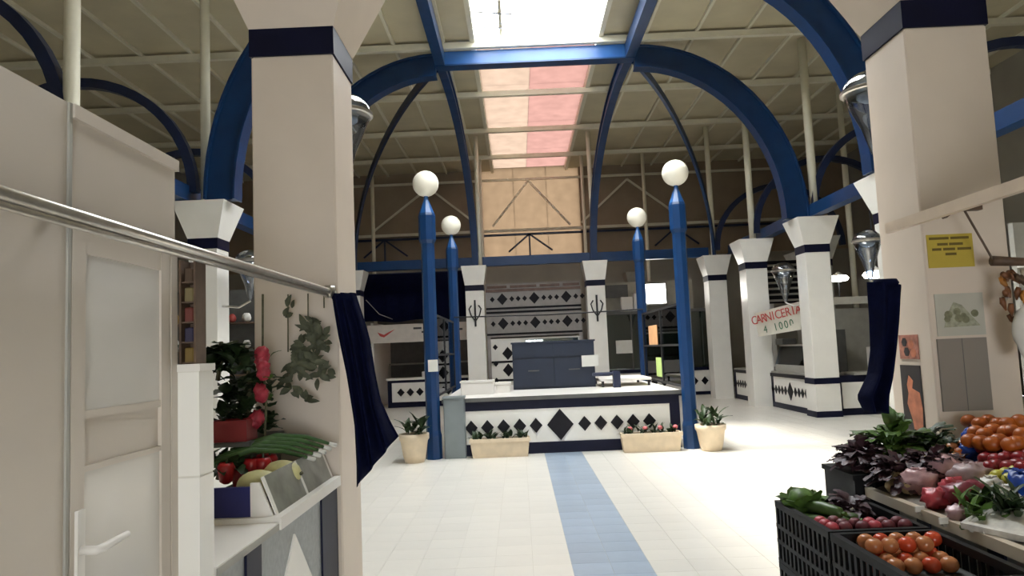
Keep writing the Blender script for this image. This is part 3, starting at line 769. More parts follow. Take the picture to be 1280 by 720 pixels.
for px, py, Y, lb in ((1048, 348, 15.08, 'oval white lamp glowing beside the corner pillar'), (1094, 343, 12.3, 'white lamp glowing just above the bundled navy cloth')):
    a = at_y(px, py, Y)
    t = thing('oval_lamp', lb, 'lamp', (a.x, a.y, a.z))
    B().lathe([(0.02, -.07), (0.17, -.05), (0.2, 0), (0.16, .05)], 18, a).build('shade', LAMP_E, t, True)
    B().lathe([(0.16, .05), (0.06, .1), (0.02, .14)], 14, a).build('holder', WHITE, t, True)
    B().tube([a + Vector((0, 0, .13)), (a.x, a.y, 4.05)] if Y < 14 else [a - Vector((0, 0, .06)), (a.x, a.y, 2.4)], 0.012, 6).build('stem', IRON, t)

# aisle backdrop beyond the right pillar
t = thing('aisle_shelving', 'pale shelving far behind the pillar with posters', 'shelving', (7.5, 9.0, 0))
bx('back', SHADE, (6.6, 11.5, 9.6, 9.7, 0, 3.0), t)
for z in (0.6, 1.2, 1.8, 2.4): bx('shelf', WHITE, (6.6, 11.5, 9.2, 9.6, z, z + .05), t)
for z in (2.02,): bx('dark_ledge', BLACK, (6.6, 11.5, 9.15, 9.2, z, z + .14), t)
# back of the left stall: dark stall wall in the aisle
BROWN = mat('brown_wood', (0.10, 0.06, 0.035), 0.6, var=0.3, scale=15)
t = thing('aisle_stall', 'dim stall with bright goods glimpsed between kiosk and pillar', 'market stall', (-5.5, 13.6, 0))
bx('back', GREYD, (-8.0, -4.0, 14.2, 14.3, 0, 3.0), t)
bx('counter', WHITE, (-7.5, -4.1, 13.2, 13.9, 0, 0.95), t)
rg = random.Random(3)
for z in (1.35, 1.85, 2.35):
    bx('shelf', BROWN, (-7.8, -4.2, 13.95, 14.2, z - .03, z), t)
    for k in range(12):
        r_ = rg.uniform(.07, .12)
        B().blob((-7.5 + k * .28, 14.08, z + r_), r_, r_ * .9, r_, k, .2, 8, 6).build('goods', rg.choice([mat('red_goods', (.35, .05, .04), .5), LEAF, mat('amber_goods', (.4, .25, .08), .5), PAPER]), t, True)

# ------------------------------------------------------------------ hanging teardrop lamps
def tear(x, y, z0, h, r, lb, dx=0.0, dy=-0.3):
    t = thing('teardrop_lamp', lb, 'wall lamp', (x, y, z0), 'teardrop glass lamps on pillars')
    prof = [(0.012, 0), (r * .16, h * .05), (r * .42, h * .32), (r * .75, h * .55), (r * .98, h * .72)]
    B().lathe(prof, 20, (x, y, z0)).build('glass_cone', GLASSL, t, True)
    dome = [(r * 1.0, h * .72)] + [(r * math.cos(a_) + .001, h * .72 + r * 0.8 * math.sin(a_)) for a_ in [i * math.pi / 16 for i in range(1, 9)]]
    B().lathe(dome, 20, (x, y, z0)).build('dome', GLASSL, t, True)
    B().lathe([(r * .99, h * .70), (r * 1.06, h * .71), (r * 1.06, h * .74), (r * .99, h * .75)], 20, (x, y, z0)).build('rim', STEEL, t)
    B().lathe([(r * .3, h * .62), (r * .5, h * .66), (r * .5, h * .7), (r * .3, h * .71)], 14, (x, y, z0)).build('reflector', WHITE, t, True)
    B().tube([(x, y, z0 + .01), (x + dx * .4, y + dy * .4, z0 - .08), (x + dx, y + dy, z0 - .05)], 0.018, 8).build('bracket', STEEL, t)
tear(2.47, 4.86, 2.80, 0.62, 0.185, 'teardrop glass lamp high on the pillar with posters', 0.0, -0.39)
tear(-1.13, 4.86, 2.80, 0.62, 0.185, 'teardrop glass lamp peeking out behind the pillar beside the kiosk', 0.0, -0.39)
tear(5.32, 10.95, 2.4, 0.85, 0.21, 'teardrop glass lamp above the bundled navy cloth at the posters pillar', 0.33, 0.02)
tear(5.72, 15.55, 2.35, 0.95, 0.24, 'dark teardrop lamp between corner pillar and louvre', 0.3, -0.33)
tear(-4.05, 11.0, 2.5, 0.85, 0.22, 'teardrop lamp on the pillar past the fruit stall', -0.45, 0.05)

# ------------------------------------------------------------------ near left: white kiosk, rail, fruit and flower stall
KX = -1.08
ki = thing('kiosk', 'white panelled kiosk with glazed door and lever handle', 'kiosk', (-1.8, 1.2, 0))
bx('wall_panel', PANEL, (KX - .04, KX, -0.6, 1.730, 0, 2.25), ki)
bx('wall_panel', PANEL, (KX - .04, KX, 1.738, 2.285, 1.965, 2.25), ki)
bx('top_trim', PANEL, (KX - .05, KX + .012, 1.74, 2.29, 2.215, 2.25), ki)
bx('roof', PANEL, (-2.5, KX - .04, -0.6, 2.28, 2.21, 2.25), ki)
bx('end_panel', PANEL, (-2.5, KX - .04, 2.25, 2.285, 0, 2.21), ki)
bx('joint_trim', SHADE, (KX, KX + .006, 1.728, 1.74, 0, 2.25), ki)
bx('door_post', PANEL, (KX - .04, KX + .008, 2.245, 2.285, 0, 1.965), ki)
dr = bx('door', PANEL, (KX - .04, KX - .005, 1.745, 2.24, 0.02, 1.955), ki)
for d in ((1.745, 1.80), (2.185, 2.24)): bx('stile', PANEL, (KX - .005, KX + .006, *d, 0.02, 1.955), dr)
for z0, z1 in ((1.885, 1.955), (0.02, 0.14), (1.475, 1.495), (1.345, 1.36)): bx('rail', PANEL, (KX - .005, KX + .004, 1.80, 2.185, z0, z1), dr)
bx('glass', DOORG, (KX - .005, KX - .001, 1.80, 2.185, 1.495, 1.885), dr)
bx('lower_panel', DOORG, (KX - .005, KX - .001, 1.80, 2.185, 0.14, 1.345), dr)
bx('handle_plate', WHITE, (KX + .006, KX + .014, 1.762, 1.792, 1.08, 1.26), dr)
B().tube([(KX + .012, 1.777, 1.165), (KX + .05, 1.777, 1.165), (KX + .056, 1.80, 1.166), (KX + .056, 1.905, 1.172)], [.011, .011, .011, .008], 8).build('handle', WHITE, dr, True)

rail = thing('awning_rail', 'dull steel tube rail running past the kiosk to pillar', 'rail', (-1.0, 2.0, 1.95))
B().tube([(-1.0, 0.6, 1.945), (-1.0, 3.86, 1.952)], 0.016, 12).build('tube', STEEL, rail, True)
B().tube([(-1.0, 0.6, 1.921), (-1.0, 3.80, 1.929)], 0.009, 8).build('lower_rod', STEEL, rail, True)
B().lathe([(0.03, -.03), (0.036, 0), (0.03, .03)], 12, (-1.0, 3.87, 1.95)).build('end_joint', STEEL, rail, True)
for y in (0.9, 1.66): bx('bracket', STEEL, (KX, -1.0, y - .012, y + .012, 1.94, 1.955), rail)
bx('pillar_bracket', STEEL, (-1.02, -0.995, 3.87, 4.0, 1.935, 1.965), rail)

pier = thing('tiled_pier', 'slim white tiled pier next to the kiosk door', 'pier', (-1.045, 2.335, 0))
bx('core', GROUT, (-1.083, -1.007, 2.29, 2.388, 0, 1.575), pier)
for k, (z0, z1) in enumerate(((0, .2), (.2, .55), (.55, .9), (.9, 1.25), (1.25, 1.575))):
    bx('tile', TILE_W, (-1.085, -1.005, 2.285, 2.39, z0 + .003, z1 - .003), pier)
bx('cap', WHITE, (-1.09, -1.0, 2.28, 2.395, 1.575, 1.598), pier)
sh = thing('spice_rack', 'narrow brown rack with colourful packets on the tiled pier', 'rack', (-1.05, 2.34, 1.598))
BROWN = mat('brown_wood', (0.10, 0.06, 0.035), 0.6, var=0.3, scale=15)
bx('frame', BROWN, (-1.075, -1.068, 2.30, 2.375, 1.598, 1.93), sh); bx('frame', BROWN, (-1.028, -1.021, 2.30, 2.375, 1.598, 1.93), sh)
bx('back', BROWN, (-1.068, -1.028, 2.365, 2.375, 1.598, 1.93), sh)
rg = random.Random(5)
for k, cl in enumerate([(.16, .10, .02), (.025, .02, .05), (.14, .03, .02), (.18, .14, .06), (.07, .04, .02)]):
    z = 1.60 + k * .064; bx('shelf', BROWN, (-1.068, -1.028, 2.305, 2.365, z, z + .005), sh)
    B().bbox(-1.063, -1.033, 2.31, 2.345, z + .005, z + .05, .004).build('packet', mat('packet_%d' % k, cl, .5), sh)

st = thing('fruit_counter', 'white stall counter with slanted glass guards and tiled front', 'counter', (-1.2, 3.2, 0))
bx('flap', WHITE, (-1.45, -1.0, 2.395, 3.0, 0.915, 0.945), st)
bx('flap_edge', SHADE, (-1.002, -0.998, 2.395, 3.0, 0.915, 0.94), st)
bx('ledge', WHITE, (-1.45, -0.99, 3.0, 3.985, 0.915, 0.965), st)
bx('base', SHADE, (-1.45, -1.035, 2.45, 3.985, 0, 0.915), st)
MOS = mat('grey_mosaic', (0.30, 0.32, 0.32), 0.4, var=0.12, scale=40)
bx('front_panel', MOS, (-1.035, -1.02, 2.45, 3.985, 0, 0.915), st)
for y0, y1 in ((2.68, 2.83), (3.68, 3.98)): bx('navy_stripe', NAVY, (-1.02, -1.01, y0, y1, 0, 0.915), st)
B().prism([(-1.02, 2.85, 0.42), (-1.02, 3.25, 0.84), (-1.02, 3.66, 0.42), (-1.02, 3.25, 0.0)], (0.008, 0, 0)).build('white_diamond', TILE_W, st)
B().prism([(-1.012, 3.12, 0.40), (-1.012, 3.25, 0.58), (-1.012, 3.38, 0.40), (-1.012, 3.25, 0.22)], (0.006, 0, 0)).build('grey_diamond', MOS, st)
# slanted glass guards
def slant(y0, y1, m, nm):
    B().prism([(-1.025, y0, 0.965), (-1.085, y0, 1.12), (-1.09, y0, 1.118), (-1.03, y0, 0.963)], (0, y1 - y0, 0)).build(nm, m, st)
for y in (3.05, 3.48, 3.93): slant(y, y + 0.03, WHITE, 'divider')
GUARD = mat('clouded_acrylic', (0.20, 0.20, 0.165), 0.3, var=0.2, scale=15)
slant(3.08, 3.48, GUARD, 'guard_pane'); slant(3.51, 3.93, GUARD, 'guard_pane')
bx('blue_end_panel', mat('royal_blue_panel', (0.006, 0.008, 0.10), 0.5), (-1.44, -1.125, 3.03, 3.05, 0.965, 1.085), st)
B().prism([(-1.125, 3.03, 0.965), (-1.035, 3.03, 0.965), (-1.09, 3.03, 1.10), (-1.125, 3.03, 1.10)], (0, 0.02, 0)).build('end_cheek', WHITE, st)
bx('goods_bed', GREYD, (-1.44, -1.10, 3.05, 3.97, 0.965, 1.0), st)

MELON = mat('pale_melon', (0.58, 0.55, 0.27), 0.5, var=0.15, scale=20)
def melon(c, r, lb, rz):
    t = thing('melon', lb, 'melon', c, 'melons on the fruit counter', rz)
    B().blob((0, 0, r * .85), r * 1.3, r, r * .88, 1, .03, 18, 12).build('flesh', MELON, t, True, True)
    B().tube([(r * 1.27, 0, r * .85), (r * 1.42, 0, r * .95)], .008, 6).build('stem', LEAFD, t, False, True)
melon((-1.17, 3.25, 1.0), 0.07, 'pale yellow melon leaning beside the leeks', .3)
melon((-1.14, 3.47, 1.0), 0.075, 'pale yellow melon behind the first slanted glass guard', -.2)
REDP = mat('red_pepper', (0.42, 0.015, 0.02), 0.3, var=0.15)
PINKR = mat('pink_red_bloom', (0.42, 0.035, 0.06), 0.5, var=0.3, scale=30, bump=.3)
LEEKM = mat('leek_green', (0.05, 0.12, 0.03), 0.5, var=0.3, scale=15)
for k in range(5):
    y = 3.36 + k * .035; x = -1.33 + k * .018; z = 1.13 + k * .012
    t = thing('leek', 'long green leek lying across the peppers', 'leek', (x, y, z), 'leeks on the fruit counter')
    B().tube([(x - .1, y, z + .01), (x + .06, y + .08, z + .055), (x + .17, y + .2, z + .03), (x + .26, y + .3, z - .02)], [.018, .014, .011, .008], 8).build('blade', LEEKM, t, True)
    B().tube([(x + .255, y + .295, z - .018), (x + .285, y + .33, z - .034)], [.009, .011], 8).build('white_end', PAPER, t, True)
rg = random.Random(11)
for k in range(12):
    x = -1.4 + rg.random() * .26; y = 3.2 + rg.random() * .6; z = 1.0 + (0.05 if k > 5 else 0)
    t = thing('red_pepper', 'glossy red pepper heaped under the leeks', 'pepper', (x, y, z), 'red peppers on the fruit counter', rg.random() * 6)
    B().lathe([(.012, 0), (.03, .012), (.034, .04), (.04, .075), (.03, .095), (.01, .088)], 10).build('flesh', REDP, t, True, True)
    B().tube([(0, 0, .085), (.004, 0, .115)], .005, 6).build('stem', LEAF, t, False, True)
rb = thing('red_tray', 'small red plastic tray above the peppers', 'tray', (-1.40, 3.55, 1.22))
REDT = mat('red_plastic', (0.28, 0.02, 0.025), 0.4)
bx('bottom', REDT, (-1.48, -1.32, 3.5, 3.62, 1.22, 1.235), rb)
bx('front', REDT, (-1.48, -1.32, 3.49, 3.5, 1.22, 1.32), rb); bx('back', REDT, (-1.48, -1.32, 3.62, 3.63, 1.22, 1.32), rb)
bx('side', REDT, (-1.49, -1.48, 3.49, 3.63, 1.22, 1.32), rb); bx('side', REDT, (-1.32, -1.31, 3.49, 3.63, 1.22, 1.32), rb)
# dark plinth carrying tray and foliage
pt = thing('crate_plinth', 'dark crate holding the green foliage behind the peppers', 'crate', (-1.40, 3.75, 1.0))
bx('body', GREYD, (-1.43, -1.30, 3.66, 3.95, 1.0, 1.2), pt)
bx('shelf', GREYD, (-1.50, -1.28, 3.45, 3.95, 1.20, 1.22), pt)
for (c, rad, n, L, lb, sd) in (((-1.50, 3.62, 1.55), (.13, .08, .10), 46, .16, 'dark green bushy leaves over the tiled pier top', 1), ((-1.40, 3.72, 1.24), (.12, .08, .26), 60, .15, 'dark green foliage column behind the red blossoms', 2),
                          ((-1.42, 3.42, 1.10), (.10, .06, .03), 34, .13, 'dark leafy greens lying behind the blue end panel', 3)):
    t = thing('foliage', lb, 'plant', c)
    foliage(n * 2, c, rad, L * .6, .07, sd, .8, .2, .1).build('leaves', LEAF, t, True)
    B().tube([(c[0], c[1], c[2] - .04), (c[0] + .02, c[1], c[2] + rad[2] * .7), (c[0] + .01, c[1] + .02, c[2] + rad[2] + .05)], .012, 6).build('stalk', LEAFD, t)
ga = thing('blossom_garland', 'hanging garland of pink red blossoms before cream pillar', 'garland', (-1.27, 3.62, 1.2))
B().tube([(-1.27, 3.62, 1.93), (-1.275, 3.62, 1.6), (-1.26, 3.62, 1.4), (-1.27, 3.62, 1.2)], .006, 6).build('string', LEAFD, ga)
for k, (px, py) in enumerate(((327, 442), (329, 458), (325, 488), (328, 493), (322, 522), (329, 466), (318, 527), (327, 448))):
    a = at_y(px, py, 3.6)
    B().blob(a, .034, .034, .036, k, .5, 12, 8, 4).build('blossom', PINKR, ga, True)
for k in range(4):
    a = at_y(332, 450 + k * 27, 3.62)
    foliage(5, a, (.02, .02, .02), .05, .03, 50 + k).build('leaf_tuft', LEAF2, ga, True)
hg = thing('dried_bunch', 'hanging bunch of dried grey-green leaves at the cream pillar', 'dried plant', (-1.12, 3.85, 1.35))
for px, q in ((360, 440), (385, 395), (405, 385)):
    a = at_y(px, 372, 3.86); a.z = 1.945; c = at_y(px, q, 3.86); B().tube([a, c], .004, 5).build('string', LEAFD, hg)
DRY = mat('grey_green_leaf', (0.075, 0.08, 0.045), 0.7, var=0.4, scale=25)
rg = random.Random(8)
for k, (px, py, n) in enumerate(((390, 410, 26), (400, 425, 26), (378, 435, 22), (372, 460, 18), (388, 452, 22), (362, 390, 4), (361, 482, 8), (403, 470, 10), (378, 495, 6))):
    a = at_y(px, py, 3.86); b = B()
    for i in range(n):
        th = rg.random() * 6.28; d = Vector((math.cos(th), -abs(rg.random()) * .8, math.sin(th)))
        b.leaf(a + Vector((rg.uniform(-.03, .03), rg.uniform(-.03, .02), rg.uniform(-.03, .03))), d, rg.uniform(.04, .075), rg.uniform(.025, .04), up=(0, -1, .3), curl=rg.uniform(-.2, .8), ruf=.1, rng=rg)
    b.build('leaf_cluster', DRY, hg, True)

# bundled navy cloths
def cloth(name, lb, L, Rr, Y, folds, seed, tie):
    t = thing(name, lb, 'cloth', at_y(*L[-1], Y), 'bundled navy cloths')
    nu, nv = 26, 18; vs = []; fs = []
    def lerp(P, s):
        s *= len(P) - 1; i = min(int(s), len(P) - 2); f_ = s - i
        return (P[i][0] * (1 - f_) + P[i + 1][0] * f_, P[i][1] * (1 - f_) + P[i + 1][1] * f_)
    for side in (0, 1):
        for j in range(nv + 1):
            s = j / nv; a = lerp(L, s); b = lerp(Rr, s)
            for i in range(nu + 1):
                u = i / nu; p = at_y(a[0] * (1 - u) + b[0] * u, a[1] * (1 - u) + b[1] * u, Y)
                dep = (0.018 + 0.035 * s) * math.sin(u * folds * 6.283 + seed + s * 1.2)
                p.y += dep - 0.045 * math.sin(math.pi * u) * (1.2 - s) * (1 if side == 0 else -1) * 1.0 + (0.008 if side else 0)
                vs.append(p)
    W_ = nu + 1; K = W_ * (nv + 1)
    for j in range(nv):
        for i in range(nu):
            q = j * W_ + i; fs += [(q, q + 1, q + W_ + 1, q + W_), (K + q, K + q + W_, K + q + W_ + 1, K + q + 1)]
    for j in range(nv):
        for i in (0, nu):
            q = j * W_ + i; fs.append((q, q + W_, K + q + W_, K + q))
    for i in range(nu):
        for j in (0, nv):
            q = j * W_ + i; fs.append((q, q + 1, K + q + 1, K + q))
    B().add(vs, fs).build('canvas', CLOTH, t, True)
    c = at_y(*tie, Y); B().lathe([(.055, -.02), (.066, 0), (.055, .02)], 14, c, 1, .9).build('tie_band', CLOTH, t, True)
    return t
cloth('bundled_cloth', 'navy canvas bundle hanging from the rail end at cream pillar', [(414, 368), (421, 415), (432, 470), (441, 530), (443, 580), (443, 612)],
      [(444, 366), (461, 420), (468, 468), (474, 500), (486, 528), (496, 547)], 3.84, 3, 0.4, (430, 372))
cloth('bundled_cloth', 'navy canvas bundle hanging beside the wall posters', [(1086, 352), (1090, 400), (1092, 440), (1088, 470), (1075, 497), (1084, 516)],
      [(1129, 358), (1126, 400), (1121, 440), (1118, 470), (1116, 495), (1114, 516)], 3.84, 2, 1.4, (1107, 354))

# ------------------------------------------------------------------ near right: posters, awning board, counter, crates, produce
PF = NR[1] - 0.233     # front face of the right pillar
PI = NR[0] - 0.233     # its inner side face
def sheet(name, lb, m, x0, y0, x1, y1, cat='notice', d=0.006):
    a = at_y(x0, y0, PF); b = at_y(x1, y1, PF)
    t = thing(name, lb, cat, ((a.x + b.x) / 2, PF, min(a.z, b.z)))
    bx('sheet', m, (a.x, b.x, PF - d, PF - 0.0005, b.z, a.z), t)
    return t, a, b
YEL = mat('yellow_paper', (0.50, 0.38, 0.05), 0.7, var=0.08)
YINK = mat('olive_ink', (0.13, 0.09, 0.01), 0.7)
t, a, b = sheet('yellow_notice', 'yellow paper notice with dark print taped to the pillar', YEL, 1157, 294, 1218, 333)
h = a.z - b.z; ww = b.x - a.x
for q, (u0, u1, v) in enumerate(((.05, .48, .88), (.52, .92, .88), (.22, .45, .70), (.48, .78, .70), (.1, .3, .55), (.34, .6, .55), (.65, .95, .55), (.38, .62, .40))):
    bx('print_line', YINK, (a.x + ww * u0, a.x + ww * u1, PF - .0075, PF - .006, b.z + h * v - .007, b.z + h * v + .007), t)
t, a, b = sheet('drawing_sheet', 'plastic covered sheet with faded grey-green picture', mat('faded_sheet', (0.50, 0.49, 0.42), 0.35), 1167, 368, 1232, 418, 'poster')
h = a.z - b.z; ww = b.x - a.x; OL = mat('faded_green', (0.20, 0.20, 0.12), 0.6, var=.3, scale=40); OL2 = mat('faded_green_pale', (0.33, 0.33, 0.24), 0.6, var=.3, scale=40)
rg = random.Random(2)
B().prism([(a.x + ww * u, PF - .006, b.z + h * v) for u, v in ((.14, .2), (.9, .22), (.7, .5), (.55, .72), (.38, .8), (.25, .55))], (0, -.001, 0)).build('picture', OL2, t)
for k in range(9):
    u = .2 + rg.random() * .6; v = .28 + rg.random() * .35 * (1 - abs(u - .5)); q = .014 + rg.random() * .012
    B().lathe([(q, -.0015), (q, 0)], 10).build('blot', OL, t).location = (0, 0, 0)
    o = C.objects[-1]
    for vv in o.data.vertices:
        x_, y_, z_ = vv.co + t.location
        vv.co = Vector((a.x + ww * u + x_, PF - .0072 - k * .0004 + z_ * .1, b.z + h * v + y_)) - t.location
t, a, b = sheet('grey_panel', 'plain grey panel fixed low on the pillar front', mat('grey_sheet', (0.25, 0.22, 0.19), 0.5, var=.06, scale=2), 1170, 424, 1240, 512, 'panel', .012)
bx('seam', GREYD, ((a.x + b.x) / 2 - .002, (a.x + b.x) / 2 + .001, PF - .0132, PF - .012, b.z, a.z), t)
def poster(name, lb, m, px0, py0, px1, py1):
    f = lambda px, py: Vector((0, 0, EYE)) + ray(px, py) * (PI / ray(px, py).x)
    a = f(px0, py0); b = f(px1, py1)
    t = thing(name, lb, 'poster', (PI, (a.y + b.y) / 2, b.z))
    bx('sheet', m, (PI - .006, PI - .0005, b.y, a.y, b.z, a.z), t)
    return t, a, b
ORP = mat('orange_print', (0.55, 0.20, 0.11), 0.6, var=.3, scale=12)
DKP = mat('dark_print', (0.035, 0.03, 0.03), 0.6)
t, a, b = poster('small_poster', 'small reddish picture card on the pillar side', mat('red_print', (0.40, 0.17, 0.12), 0.6, var=.4, scale=25), 1124, 419, 1150, 449)
for k, (u, v) in enumerate(((.3, .7), (.65, .6), (.4, .3), (.75, .25))):
    yy = a.y + (b.y - a.y) * u; zz = b.z + (a.z - b.z) * v
    B().prism([(PI - .006, yy + .03 * math.cos(q * 1.05), zz + .028 * math.sin(q * 1.05)) for q in range(6)], (-.001 - k * .0004, 0, 0)).build('print', (DKP, ORP)[k % 2], t)
t, a, b = poster('orange_poster', 'dark poster with large orange shape on the pillar side', DKP, 1126, 456, 1159, 552)
P_ = [(.42, 1.0), (.62, .92), (.55, .8), (.9, .74), (.98, .5), (.9, 0), (.55, 0), (.45, .3), (.25, .55), (.35, .72), (.3, .85)]
B().prism([(PI - .006, a.y + (b.y - a.y) * u, b.z + (a.z - b.z) * v * .86) for u, v in P_], (-.0015, 0, 0)).build('orange_shape', ORP, t)

WOOD = mat('pale_awning_board', (0.66, 0.54, 0.42), 0.45, var=.08, scale=5)
aw = thing('awning_board', 'pale sloping awning board above the produce counter', 'awning', (2.1, 3.0, 2.15))
B().sweep([(2.08, 4.03, 2.185), (2.1, 2.2, 2.19), (2.1, 0.8, 2.19)], 0.035, 0.055, (1, 0, 0)).build('front_board', WOOD, aw)
B().add([(2.1, .8, 2.2), (2.1, 3.75, 2.2), (3.6, 3.75, 2.62), (3.6, .8, 2.62), (2.1, .8, 2.215), (2.1, 3.75, 2.215), (3.6, 3.75, 2.635), (3.6, .8, 2.635)],
        [(3, 2, 1, 0), (4, 5, 6, 7), (0, 1, 5, 4), (1, 2, 6, 5), (2, 3, 7, 6), (3, 0, 4, 7)]).build('canvas', mat('awning_canvas', (0.5, 0.46, 0.4), .8), aw)
B().sweep([(2.2, 3.72, 2.2), (2.26, 3.72, 2.24), (2.4, 3.72, 2.24)], .04, .05, (0, 1, 0)).build('bracket', BROWN, aw)
ln = thing('added_tube_lamp', 'added warm tube lamp out of view beneath the produce awning', 'lamp', (2.75, 2.3, 2.2))  # unseen lamp, added to warm the produce and the pillar front
bx('housing', WHITE, (2.66, 2.84, 1.5, 3.2, 2.30, 2.34), ln)
B().tube([(2.75, 1.55, 2.275), (2.75, 3.15, 2.275)], .02, 10).build('tube', TUBE_E, ln, True)
for y in (1.6, 3.1): bx('hanger', IRON, (2.74, 2.76, y - .01, y + .01, 2.34, 2.42), ln)

# braid hanging right of the pillar
hb = thing('dried_braid', 'brown braid of dried peppers hanging from a wooden arm', 'dried goods', (2.75, 3.7, 1.5))
a0 = at_y(1205, 262, 3.8); a1 = at_y(1243, 328, 3.8)
B().tube([a0, a1], .006, 6).build('cord', BROWN, hb)
c0 = at_y(1240, 326, 3.8); c1 = at_y(1300, 328, 3.8)
B().tube([c0, c1], [.028, .02], 10).build('wooden_arm', BROWN, hb, True)
rg = random.Random(4)
DRP = [mat('dry_pepper', (.16, .06, .02), .5, var=.4, scale=20), mat('orange_husk', (.42, .17, .03), .6, var=.3, scale=20), mat('pale_husk', (.42, .36, .27), .7, var=.2, scale=20), BROWN]
for k in range(22):
    px = 1252 + rg.random() * 32; py = 338 + rg.random() * 65; p = at_y(px, py, 3.75 + rg.random() * .1)
    d = Vector((rg.uniform(-1, 1), rg.uniform(-.5, .5), rg.uniform(-1.5, -.2))).normalized()
    B().tube([p - d * .03, p, p + d * .04 + Vector((.01, 0, 0))], [.012, .016, .004], 7).build('pod', DRP[(0, 1, 0, 3, 2)[k % 5] if py < 375 else (0, 3)[k % 2]], hb, True)
wb = thing('white_bag', 'white paper bag hanging below the dried braid', 'bag', at_y(1276, 440, 3.75))
c = at_y(1284, 415, 3.75)
B().blob(c, .07, .05, .13, 3, .18, 14, 10).build('sack', PAPER, wb, True)
B().tube([c + Vector((-.02, 0, .12)), c + Vector((0, 0, .19)), c + Vector((.03, 0, .12))], .005, 6).build('handle', PAPER, wb)

# counter: sloping display board rising away from the aisle
CX, CZ, SL = 1.66, 0.855, 0.26
def on_board(px, py, lift=0.0):
    r = ray(px, py); n0 = EYE - CZ - lift + SL * CX    # z = CZ+lift+SL*(x-CX)
    tt = (CZ + lift - SL * CX - EYE) / (r.z - SL * r.x)
    return Vector((0, 0, EYE)) + r * tt
def bz(x): return CZ + SL * (x - CX)
pc = thing('produce_counter', 'sloping produce counter with pale metal edge', 'counter', (2.3, 2.4, 0))
YB0, YB1, XB = 0.9, 3.60, 2.95
B().prism([(CX, YB0, CZ), (XB, YB0, bz(XB)), (XB, YB0, bz(XB) - .03), (CX, YB0, CZ - .03)], (0, YB1 - YB0, 0)).build('display_board', mat('board_dark', (.12, .10, .08), .6), pc)
bx('edge_strip', mat('pale_edge', (.55, .48, .38), .35), (CX - .022, CX + .012, YB0, YB1, CZ - .03, CZ + .014), pc)
bx('base', SHADE, (CX + .12, XB, YB0, YB1 - .03, 0, CZ - .05), pc)
for k in range(5):
    y = 1.3 + k * 0.5; bx('base_stripe', NAVY, (CX + .11, CX + .12, y, y + .1, 0, CZ - .05), pc)
    if k < 4: diamond(y + .3, .42, .12, .2, CX + .12, pc, axis='x')

# black crates
def crate(loc, lb, W_=0.40, L_=0.60, H_=0.278):
    t = thing('black_crate', lb, 'crate', loc, 'black plastic crates by the counter')
    x0, x1, y0, y1 = -W_ / 2, W_ / 2, -L_ / 2, L_ / 2; s = .012
    def lb_(nm, *d): return B().box(*d).build(nm, PLASTIC_K, t, False, True)
    lb_('bottom', x0, x1, y0, y1, 0, .015)
    for nm, d in (('rim', (x0, x1, y0, y0 + .025)), ('rim', (x0, x1, y1 - .025, y1)), ('rim', (x0, x0 + .025, y0 + .025, y1 - .025)), ('rim', (x1 - .025, x1, y0 + .025, y1 - .025))):
        lb_(nm, *d, H_ - .03, H_)
    for z in (.085, .155):
        for d in ((x0, x1, y0, y0 + s), (x0, x1, y1 - s, y1), (x0, x0 + s, y0, y1), (x1 - s, x1, y0, y1)): lb_('band', *d, z, z + .018)
    for k in range(13):
        y = y0 + .005 + k * (L_ - .03) / 12
        for xx in (x0, x1 - s): lb_('slat', xx, xx + s, y, y + .02, .015, H_ - .03)
    for k in range(9):
        x = x0 + .005 + k * (W_ - .03) / 8
        for yy in (y0, y1 - s): lb_('slat', x, x + .02, yy, yy + s, .015, H_ - .03)
    return t
c0 = crate((1.38, 3.24, 0.56), 'black slatted crate with green cabbage and beetroot, topmost of its stack')
for pos, lb in (((1.38, 3.24, 0.28), 'black slatted crate in the middle of the cabbage stack'), ((1.38, 3.24, 0.0), 'black slatted crate at floor under the cabbage stack'),
                ((1.38, 2.62, 0.56), 'black slatted crate with tomatoes, topmost of its stack'), ((1.38, 2.62, 0.28), 'black slatted crate in the middle of the tomato stack'), ((1.38, 2.62, 0.0), 'black slatted crate at floor under the tomato stack'),
                ((1.38, 2.00, 0.56), 'empty black slatted crate along the counter, on top of its stack'), ((1.38, 2.00, 0.28), 'black slatted crate under the empty crate'), ((1.38, 2.00, 0.0), 'lowest black slatted crate under the empty crate')):
    c = dup(c0); c.location = pos; c['label'] = lb

# produce kinds (local, base at z=0)
def fruit(name, lb, cat, p, r, m, grp, seed, sz=0.9, calyx=LEAF):
    t = thing(name, lb, cat, p, grp, random.Random(seed).random() * 6)
    prof = [(0.002, r * .1 * sz)] + [(r * math.sin(math.pi * i / 10), r * sz - r * sz * math.cos(math.pi * i / 10)) for i in range(1, 10)] + [(r * .12, r * sz * 1.86)]
    B().lathe(prof, 14).build('flesh', m, t, True, True)
    b = B()
    for q in range(5): b.leaf((0, 0, r * sz * 1.86), (math.cos(q * 1.257), math.sin(q * 1.257), .2), r * .45, r * .16, curl=.5)
    b.build('calyx', calyx, t, True, True)
    return t
TOM = mat('tomato_red', (.50, .06, .02), .25, var=.2, scale=10); TOMO = mat('ripening_tomato', (.45, .11, .03), .25, var=.3, scale=10, col2=(.6, .28, .12))
ORG = mat('orange_peel', (.40, .095, .01), .4, var=.2, scale=12); APP = mat('dark_red_apple', (.24, .012, .02), .3, var=.3, scale=12); YLW = mat('yellow_green_apple', (.48, .46, .06), .35, var=.15, scale=12)
BEET = mat('beet_skin', (.13, .02, .03), .5, var=.4, scale=20); BEET2 = mat('radish_pink', (.4, .05, .07), .4, var=.3, scale=20)
rg = random.Random(21)
